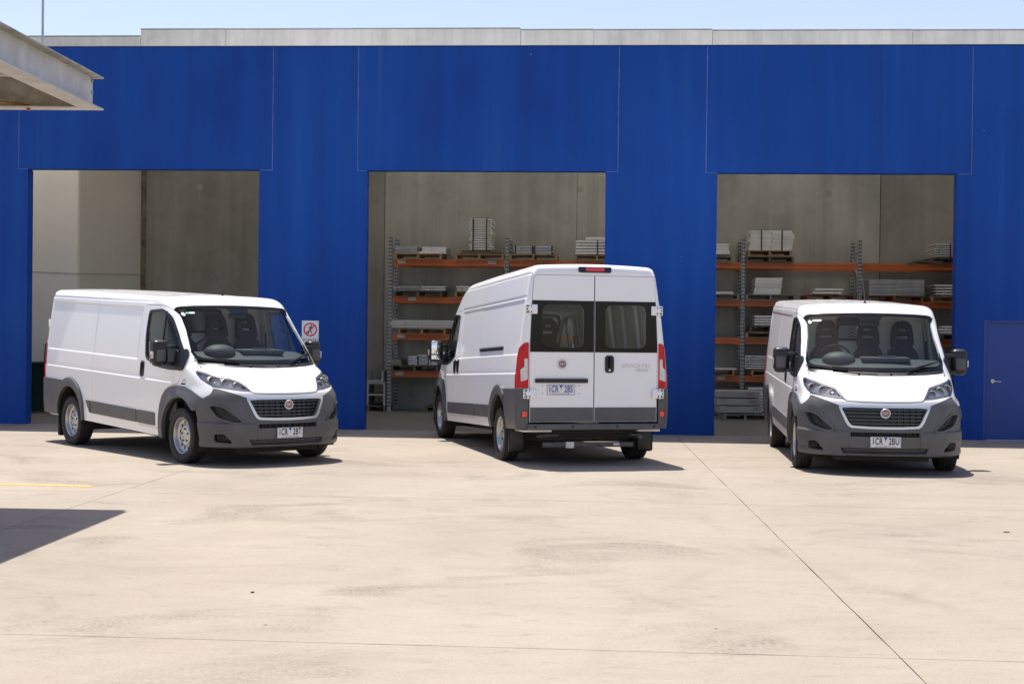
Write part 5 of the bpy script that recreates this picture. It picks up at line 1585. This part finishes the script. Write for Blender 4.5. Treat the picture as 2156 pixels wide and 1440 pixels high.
        for x_ in np.arange(-1.9, -wb - 0.7, -0.55):
            rb_.grid([[(x_ + dx, s_ * (0.985 - dy - 0.075 * max(z - 1.05, 0) - 0.04 * max(z - 1.05, 0) ** 2), z) for z in np.linspace(0.95, ztop, 8)] for dx, dy in ((-0.05, 0.012), (-0.04, 0.06), (0.04, 0.06), (0.05, 0.012))])
        put(rb_, 'load_bay_ribs', M['paint'], root)
    return root

def emblem(sk, parent, rake, P, sgn):
    """round badge with a maroon shield: disc > ring, shield, letters"""
    mt = Matrix.Translation((P[0], P[1], P[2] - rake * P[0])) @ Matrix.Rotation(sgn * math.pi / 2, 4, 'Z') @ Matrix.Rotation(math.pi / 2, 4, 'X')
    d = MB(); d.lathe([(0.0, 0.004), (0.048, 0.004), (0.052, 0.009), (0.058, 0.010), (0.062, 0.005), (0.062, -0.02)], 'Z', n=32)
    s_ = MB()
    s_.prism(rnd([(-0.041, 0.040), (0.041, 0.040), (0.043, -0.024), (0.0, -0.044), (-0.043, -0.024)], 0.018), 0.002, 0.0095)
    t = text_mesh('emblem_letters', 'FIAT', 0.033, M['white'], 0.0012, squeeze=0.86, bold=0.0004, space=1.22)
    t.transform(Matrix.Diagonal((1, 1.9, 1, 1)))
    e = d.obj('emblem', M['silver'], parent, mt, smooth=True, angle=30)
    if parent.parent is None:
        s_.obj('emblem_shield', M['maroon'], e)
        link(bpy.data.objects.new('emblem_letters', t), e, Matrix.Translation((0, 0, 0.0105)))
    else:
        s_.obj('emblem_shield', M['maroon'], parent, mt)
        link(bpy.data.objects.new('emblem_letters', t), parent, mt @ Matrix.Translation((0, 0, 0.0105)))
    return e

def number_plate(parent, mt, body, blue=False):
    ink = M['inkblue'] if blue else M['ink']
    pl = MB().box((-0.186, -0.067, -0.004), (0.186, 0.067, 0.002), 0.0015).obj('number_plate', M['plate'], parent, mt)
    holder = pl if parent.parent is None else parent
    m2 = Matrix.Identity(4) if parent.parent is None else mt
    bd = MB()
    for a in ((-0.183, 0.0615, 0.183, 0.0645), (-0.183, -0.0645, 0.183, -0.0615), (-0.183, -0.0645, -0.180, 0.0645), (0.180, -0.0645, 0.183, 0.0645)):
        bd.box((a[0], a[1], 0.0021), (a[2], a[3], 0.0029))
    bd.obj('plate_border', M['inkblue'], holder, m2)
    for tx, x in ((body[:3], -0.101), (body[3:], 0.101)):
        t = text_mesh('plate_letters', tx, 0.118, ink, 0.0006, squeeze=0.60, bold=0.0022, space=1.06)
        link(bpy.data.objects.new('plate_letters', t), holder, m2 @ Matrix.Translation((x, 0.008, 0.0034)))
    t = text_mesh('plate_motto', 'VIC - STAY ALERT STAY ALIVE', 0.0185, ink, 0.0004)
    link(bpy.data.objects.new('plate_motto', t), holder, m2 @ Matrix.Translation((0, -0.052, 0.0034)))
    tri = MB().prism([(-0.024, 0.0605), (0.024, 0.0605), (0.004, 0.022), (-0.004, 0.022)], 0.0025, 0.0032)
    tri.sphere((0.0, 0.010, 0.0028), (0.005, 0.005, 0.0005), 8)
    tri.obj('plate_triangle', M['inkblue'], holder, m2)
    return pl

def van_matrix(x, y, a): return Matrix.Translation((x, y, 0)) @ Matrix.Rotation(a, 4, 'Z')
VG = 'white panel vans parked on the concrete'
make_van(van_matrix(-3.4214, 18.9508, -0.8725), 3.45, False, 0.032, 'white low roof panel van facing right in front of the left bay', '1CR2BT', VG)
make_van(van_matrix(-0.1784, 23.4542, 1.8201), 4.035, True, 0.036, 'white high roof panel van seen from behind with twin rear windows', '1CR2BS', VG)
make_van(van_matrix(4.6898, 18.6587, -1.6584), 3.45, False, 0.030, 'white low roof panel van seen head on in front of the right bay', '1CR2BU', VG)

# ---------------------------------------------------------------- pallet racking along the back wall
RF, RB = 5.50, 6.40          # front and rear upright lines
ups = [-2.97, -0.52, 1.93, 4.38, 6.75, 9.20]
lev = [0.79, 1.57, 2.35, 3.13]      # beam centres
BH = 0.125
rack = empty('pallet_rack', W(0, 0, 0.003), 'long pallet rack with orange beams and grey steel uprights', 'shelving')
um = MB()
um.box((-0.040, -0.003, 0), (-0.004, 0.0, 3.66)); um.box((0.004, -0.003, 0), (0.040, 0.0, 3.66))
um.box((-0.040, 0.0005, 0), (0.040, 0.02, 3.66)); um.box((-0.042, 0.021, 0), (-0.034, 0.07, 3.66)); um.box((0.034, 0.021, 0), (0.042, 0.07, 3.66))
um.box((-0.065, -0.03, 0), (0.065, 0.1, 0.008))
um = um.mesh('upright', M['upright'])
sm = MB()
for k in range(48):
    z = 0.12 + 0.075 * k
    for s in (-1, 1):
        sm.box((-0.018, -0.0055, -0.012), (0.018, -0.0042, 0.012), mtx=Matrix.Translation((s * 0.021, 0, z)) @ Matrix.Rotation(s * math.radians(38), 4, 'Y'))
sm = sm.mesh('slots', M['hole'])
for x in ups:
    for y in (RF, RB):
        u = link(bpy.data.objects.new('upright', um), rack, Matrix.Translation((x, y, 0)))
        s_ = link(bpy.data.objects.new('slots', sm), u); s_['kind'] = 'stuff'
    br_ = MB()
    zz = 0.25
    flip = False
    while zz < 3.3:
        br_.tube([(x, RF + 0.05 if not flip else RB, zz), (x, RB if not flip else RF + 0.05, zz + 0.62)], 0.014, 6)
        zz += 0.62; flip = not flip
    br_.tube([(x, RF + 0.05, 3.42), (x, RB, 3.42)], 0.014, 6)
    br_.obj('brace', M['upright'], rack)
for i in range(len(ups) - 1):
    L = ups[i + 1] - ups[i] - 0.10
    cx_ = (ups[i + 1] + ups[i]) / 2
    bmn = MB()
    bmn.box((-L / 2, -0.016, 0.005), (L / 2, 0.03, BH / 2), 0.004)
    bmn.box((-L / 2, -0.010, -BH / 2), (L / 2, 0.03, 0.004), 0.004)
    for s in (-1, 1):
        bmn.box((s * L / 2 - 0.02, -0.022, -0.11), (s * L / 2 + 0.03 * s + 0.02 * 0, -0.0165, 0.07))
    bmn = bmn.mesh('beam', M['orange'])
    for z in lev:
        for y in (RF + 0.02, RB):
            link(bpy.data.objects.new('beam', bmn), rack, Matrix.Translation((cx_, y, z)))
def rack_label(u, z, body):
    l = MB().box((-0.085, -0.002, -0.032), (0.085, 0.001, 0.032)).obj('location_label', M['label'], rack, Matrix.Translation((u, RF - 0.006, z)))
    t = text_mesh('label_text', body, 0.062, M['ink'], 0.0005)
    link(bpy.data.objects.new('label_text', t), l, Matrix.Translation((0, -0.003, 0)) @ Matrix.Rotation(math.pi / 2, 4, 'X'))
for u, z, b_ in ((-2.73, 3.145, 'H1190'), (-0.83, 3.145, 'H1200'), (-2.72, 1.585, 'H1140'), (-2.75, 0.805, 'H1160'), (3.95, 0.80, 'H1157'), (-2.5, 2.37, 'H1170')):
    rack_label(u, z, b_)

# ---------------------------------------------------------------- pallets and steel stacks
pal_mesh = {}
def pallet_meshes(L, m):
    k = (round(L, 2), m.name)
    if k not in pal_mesh:
        Dp = 0.95
        board = MB().box((-L / 2, -0.045, -0.009), (L / 2, 0.045, 0.009)).mesh('board', m)
        bearer = MB().box((-0.022, -Dp / 2, -0.042), (0.022, Dp / 2, 0.042)).mesh('bearer', m)
        pal_mesh[k] = (board, bearer)
    return pal_mesh[k]
def pallet(u0, u1, z, m, label, d=5.42, group='pallets on the racking', rz=0.0):
    L = u1 - u0
    o = empty('pallet', W((u0 + u1) / 2, d + 0.475, z, rz), label, 'pallet', group)
    board, bearer = pallet_meshes(L, m)
    for x in (-L / 2 + 0.024, 0.0, L / 2 - 0.024):
        link(bpy.data.objects.new('bearer', bearer), o, Matrix.Translation((x, 0, 0.060)))
    for y in np.linspace(-0.43, 0.43, 7):
        link(bpy.data.objects.new('board', board), o, Matrix.Translation((0, float(y), 0.112)))
    for y in (-0.43, 0.0, 0.43):
        link(bpy.data.objects.new('board', board), o, Matrix.Translation((0, y, 0.0095)))
    return o
def stack(u0, u1, z0, z1, n, label, m=None, cat='steel stack', group='steel stacks on the racking', d=5.45, dep=0.8, jit=0.012, gap=0.35, straps=(), lean=None, cols=1, chan=False, mixed=0.0, name='steel_stack'):
    """layers of steel lengths; gap = share of each layer left open; lean(k) shifts a layer sideways"""
    m = m or M['gal']
    o = empty(name, W((u0 + u1) / 2, d, z0), label, cat, group)
    Lw = (u1 - u0) / cols
    h = (z1 - z0) / n
    t = h * (1 - gap)
    mb = MB()
    if chan:
        mb.box((-Lw / 2, 0.012, h - 0.010), (Lw / 2, dep, h - 0.002))
        mb.box((-Lw / 2, 0, h - t), (Lw / 2, 0.011, h - 0.0005))
    else:
        mb.box((-Lw / 2 + 0.002, 0, h - t), (Lw / 2 - 0.002, dep, h - 0.0005), min(0.004, t * 0.2), seg=1)
    me = mb.mesh('plank', m)
    r = random.Random(int((u0 * 7 + z0 * 13) * 100))
    for c in range(cols):
        cx = -(u1 - u0) / 2 + Lw * (c + 0.5)
        for k in range(n):
            sx = (lean(k, c) if lean else 0.0) + r.uniform(-jit, jit)
            q = link(bpy.data.objects.new('plank', me), o, Matrix.Translation((cx + sx, r.uniform(-0.01, 0.015), k * h)) @ Matrix.Rotation(r.uniform(-jit, jit) * 0.6, 4, 'Z'))
            if mixed and r.random() < mixed: q.scale.x = r.uniform(0.86, 1.08)
    if gap > 0.15:
        # spacer timbers between layers; their near-black colour stands for shade in the gaps
        sp = MB()
        for s in (-0.36, 0.36):
            for k in range(n):
                sp.box(((u1 - u0) * s - 0.02, 0.06, k * h + 0.0005), ((u1 - u0) * s + 0.02, dep - 0.05, k * h + h - t - 0.001))
        spo = sp.obj('spacer', M['hole'], o); spo['kind'] = 'stuff'
    for s in straps:
        x = s * (u1 - u0) - (u1 - u0) / 2
        st_ = MB().box((x - 0.012, -0.022, -0.03), (x + 0.012, -0.018, z1 - z0 + 0.012))
        st_.box((x - 0.012, -0.0175, z1 - z0 + 0.010), (x + 0.012, dep, z1 - z0 + 0.013))
        st_.obj('strap', M['strap'], o)
    return o
def top(i): return lev[i] + BH / 2 + 0.004
PH = 0.122
Z1, Z2, Z3, Z4 = top(0), top(1), top(2), top(3)
# middle bay, top level
pallet(-2.87, -1.88, Z4, M['wood'], 'brown pallet on the top shelf just right of the first upright')
stack(-2.86, -2.39, Z4 + PH, Z4 + PH + 0.155, 4, 'short low stack of grey steel strips at the left end of the top shelf', M['gal_dull'], gap=0.12, jit=0.006)
stack(-2.32, -1.80, Z4 + PH + 0.0, Z4 + PH + 0.15, 3, 'low stack of wide grey steel sheets beside the short strips on the top shelf', M['gal'], gap=0.1, d=5.60)
stack(-2.38, -1.86, Z4 + PH, Z4 + PH + 0.045, 1, 'pair of pale flat bars lying along the front edge of the first top pallet', M['gal_white'], gap=0.1, cols=2, d=5.44, dep=0.12)
pallet(-1.60, -0.58, Z4, M['wood'], 'brown pallet under the dark timber skid on the top shelf')
sk_ = empty('timber_skid', W(-1.075, 5.45, Z4 + PH), 'dark weathered timber skid under the tallest bundle', 'timber skid')
for k in range(3):
    MB().box((-0.40, 0.02 + 0.33 * k, 0.0), (0.40, 0.14 + 0.33 * k, 0.075), 0.012).obj('timber', M['wood_dark'], sk_)
stack(-1.30, -0.83, Z4 + PH + 0.078, 4.05, 14, 'tallest strapped bundle of pale steel sections on the top shelf', M['gal_white'], gap=0.36, straps=(0.16, 0.76), jit=0.018, mixed=0.35)
pallet(-0.46, 0.54, Z4, M['wood'], 'brown pallet right of the second upright on the top shelf')
stack(-0.36, 0.45, Z4 + PH, 3.49, 5, 'five layer stack of steel channels in two columns above the high roof van', M['gal'], gap=0.42, cols=2, straps=(0.03, 0.47, 0.53, 0.97))
pallet(0.90, 1.82, Z4, M['wood'], 'brown pallet on the top shelf beside the blue column')
stack(0.91, 1.80, Z4 + PH, 3.62, 5, 'stack of long rounded pale panels on the top shelf next to the blue column', M['gal_white'], gap=0.24, straps=(0.52,))
stack(1.12, 1.82, 3.6215, 3.69, 1, 'single pale panel lying on top of the rounded panel stack', M['gal_white'], gap=0.1)
# middle bay, second level
pallet(-2.88, -1.86, Z3, M['wood_dark'], 'dark pallet on the second shelf at the left end')
stack(-2.91, -2.33, Z3 + PH, Z3 + PH + 0.10, 3, 'thin stack of grey flat bars on the left half of the second shelf pallet', M['gal_dull'], gap=0.3, jit=0.01)
stack(-2.32, -1.79, Z3 + PH, Z3 + PH + 0.10, 3, 'thin stack of brighter flat bars on the right half of the second shelf pallet', M['gal'], gap=0.35, jit=0.01)
pallet(-1.60, -0.62, Z3, M['wood'], 'brown pallet half hidden behind the high roof van on the second shelf')
stack(-1.57, -0.75, Z3 + PH, Z3 + PH + 0.11, 3, 'low stack of ribbed steel half hidden behind the van roof', M['gal'], gap=0.3)
# third level
pallet(-2.78, -1.78, Z2, M['wood'], 'light brown pallet under the long white tubes')
stack(-2.96, -0.90, Z2 + PH, 1.925, 5, 'long white tubes stacked across the third shelf', M['gal_white'], gap=0.36, jit=0.008, dep=0.5, d=5.50)
# fourth level
pallet(-2.92, -1.93, Z1, M['wood_dark'], 'black stained pallet on the lowest shelf')
stack(-2.92, -2.71, Z1 + PH, Z1 + PH + 0.12, 3, 'small dull grey pile at the left end of the lowest shelf', M['wood_grey'], gap=0.1)
for k, (a, b_, t_, lb) in enumerate(((-2.56, -2.37, 5, 'shorter'), (-2.345, -2.155, 6, 'tallest'), (-2.13, -1.95, 3, 'lowest'))):
    stack(a, b_, Z1 + PH, Z1 + PH + 0.034 * t_ + 0.02, t_, lb + ' of the three small pale piles of perforated steel on the lowest shelf', M['gal'], gap=0.3, jit=0.004)
# right bay
pallet(3.30, 4.16, Z4, M['wood_grey'], 'grey pallet on the top shelf beside the right blue column')
stack(3.32, 4.08, Z4 + PH + 0.03, 3.57, 5, 'pale strapped stack on the top shelf cut off by the blue column', M['gal_white'], gap=0.10, jit=0.02)
pallet(4.42, 5.40, Z4, M['wood_dark'], 'lower dark pallet under the leaning sheet bundle')
pallet(4.46, 5.36, Z4 + PH + 0.001, M['wood'], 'upper yellowish pallet under the leaning sheet bundle')
stack(4.47, 5.36, Z4 + 2 * PH + 0.002, 3.85, 17, 'tall zigzag leaning bundle of pale sheets in two columns', M['gal_white'], gap=0.06, cols=2, straps=(0.30, 0.77), jit=0.012,
      lean=lambda k, c: (0.05 * k / 11 if k < 11 else 0.05 - 0.045 * (k - 11) / 5))
pallet(3.30, 4.30, Z3, M['wood_grey'], 'grey pallet on the second shelf by the right blue column')
stack(3.32, 4.18, Z3 + PH, Z3 + PH + 0.05, 2, 'thin pale flats with scraps on the second shelf by the blue column', M['gal_white'], gap=0.1)
pallet(4.43, 5.45, Z3, M['wood_grey'], 'bluish grey pallet under the square white block stack')
stack(4.60, 5.15, Z3 + PH, 2.88, 13, 'square white block of stacked sheets on the second shelf', M['gal_white'], gap=0.06, jit=0.012, lean=lambda k, c: 0.0025 * k)
pallet(5.66, 6.66, Z3, M['wood_red'], 'reddish pallet on the second shelf above the right van')
stack(5.82, 6.40, Z3 + PH, Z3 + PH + 0.135, 2, 'two offset pale channels on the reddish pallet', M['gal_white'], gap=0.3, jit=0.03)
pallet(6.86, 8.02, Z3, M['wood_red'], 'red pallet right of the third upright on the second shelf')
stack(6.93, 8.05, Z3 + PH, 2.86, 11, 'wide neat block of grey boards in two columns on the red pallet', M['gal_dull'], gap=0.08, cols=2, jit=0.005)
pallet(8.18, 9.10, Z3, M['wood'], 'brown pallet at the right end of the second shelf')
stack(8.27, 9.12, Z3 + PH, Z3 + PH + 0.23, 4, 'open stack of white battens at the right end of the second shelf', M['gal_white'], gap=0.5, dep=0.85)
pallet(8.17, 9.12, Z4, M['wood_dark'], 'dark pallet at the right end of the top shelf')
stack(8.25, 9.12, Z4 + PH, 3.60, 6, 'open strapped stack of dark edged battens at the right end of the top shelf', M['gal_white'], gap=0.55, straps=(0.35,), dep=0.85)
tw = MB()
tw.grid([[(x, y, 0.10 * math.exp(-((x / 0.16) ** 2)) * math.exp(-(((y - 0.3) / 0.3) ** 2)) + 0.002) for x in np.linspace(-0.25, 0.25, 12)] for y in np.linspace(0, 0.6, 10)])
tag(tw.obj('folded_tarp', M['tarp'], None, W(7.97, 5.46, Z4)), 'crumpled teal tarpaulin on the top shelf beside the dark pallet', 'tarpaulin')
pallet(4.44, 5.44, Z2, M['wood'], 'brown pallet on the third shelf behind the right van')
pallet(4.52, 5.36, Z2 + PH + 0.001, M['wood_dark'], 'dark upper pallet on the third shelf behind the right van')
stack(4.62, 5.30, Z2 + 2 * PH + 0.002, 2.10, 4, 'white stack on two pallets behind the right van roof', M['gal_white'], gap=0.3, dep=0.8)
pallet(8.25, 9.12, Z2, M['wood_dark'], 'dark pallet on the third shelf beside the right edge of the bay')
stack(8.35, 9.12, Z2 + PH, 1.93, 3, 'uneven white slabs on the third shelf beside the right edge of the bay', M['gal_white'], gap=0.3, jit=0.05)
pallet(3.30, 4.22, Z1, M['wood'], 'brown pallet on the lowest shelf beside the right blue column')
stack(3.32, 4.27, Z1 + PH, Z1 + PH + 0.025, 1, 'single pale sheet on the lowest shelf by the blue column', M['gal_white'], gap=0.1)
pallet(4.56, 5.50, Z1, M['wood'], 'brown pallet on the lowest shelf behind the right van')
stack(4.44, 5.20, Z1 + PH - 0.0 + 0.001, 1.27, 6, 'evenly spaced white planks on the lowest shelf left of the right van', M['gal_white'], gap=0.5, dep=0.85)
# floor items
pallet(3.93, 4.78, 0.004, M['wood_grey'], 'grey pallet on the floor carrying the marked concrete slabs', d=4.36, group='pallets on the floor')
for k, lb in enumerate(('bottom', 'middle', 'top')):
    z = 0.004 + PH + 0.002 + 0.152 * k
    s_ = MB().box((-0.43, -0.35, 0.0), (0.43, 0.35, 0.132), 0.012)
    s_.box((-0.35, -0.30, -0.0185), (-0.29, 0.30, -0.0005)); s_.box((0.29, -0.30, -0.0185), (0.35, 0.30, -0.0005))
    o = empty('concrete_slab', W(4.22 + (0.03, 0.0, -0.02)[k], 4.75, z + 0.019, 0.06 - 0.02 * k), lb + ' of three concrete slabs with red MC lettering on the floor pallet', 'concrete slab', 'concrete slabs on the floor pallet')
    s_.obj('slab_block', M['slab'], o)
    t = text_mesh('stencil_letters', 'MC', 0.105, M['redpaint'], 0.0006)
    link(bpy.data.objects.new('stencil_letters', t), o, Matrix.Translation((0.30 + (0.02, -0.01, -0.03)[k], -0.352, 0.066)) @ Matrix.Rotation(math.pi / 2, 4, 'X'))
pallet(4.45, 5.40, 0.004, M['wood_dark'], 'dark pallet on the floor under the rack behind the right van', d=5.40, group='pallets on the floor')
stack(4.50, 5.30, 0.004 + PH, 0.62, 8, 'tall pale stack on the floor behind the marked slabs', M['gal_white'], gap=0.25, d=5.42)
pallet(-3.75, -3.03, 0.004, M['wood_dark'], 'dark pallet on the floor under the concrete troughs', d=5.42, group='pallets on the floor')
tr_m = MB()
tr_m.prism([(-0.19, 0.0), (0.19, 0.0), (0.20, 0.24), (0.165, 0.24), (0.15, 0.035), (-0.15, 0.035), (-0.165, 0.24), (-0.20, 0.24)], 0.0, 0.75, 'Y')
tr_m = tr_m.mesh('concrete_trough', mat('trough_concrete', (0.36, 0.36, 0.34), 0.85, var=0.15, vscale=5))
k = 0
for u, z, lb, fl_ in ((-3.24, 0.13, 'lower right inverted concrete trough beside the left rack upright', True), (-3.66, 0.13, 'lower left inverted concrete trough nearest the blue column', True), (-3.24, 0.375, 'middle right inverted concrete trough of the stack by the rack', True),
                     (-3.66, 0.375, 'middle left inverted concrete trough of the stack nearest the column', True), (-3.28, 0.62, 'top right upturned concrete trough open to the sky', False), (-3.70, 0.62, 'top left upturned concrete trough nearest the blue column', False)):
    mt = W(u, 5.44, z)
    if fl_: mt = mt @ Matrix.Translation((0, 0, 0.24)) @ Matrix.Rotation(math.pi, 4, 'Y')
    tag(link(bpy.data.objects.new('concrete_trough', tr_m), None, mt), lb, 'trough', 'concrete troughs stacked by the rack')
# low dark pallet lying under the middle rack
pallet(-2.2, -1.4, 0.004, M['wood_dark'], 'dark broken pallet on the floor under the middle rack', d=5.5, group='pallets on the floor')
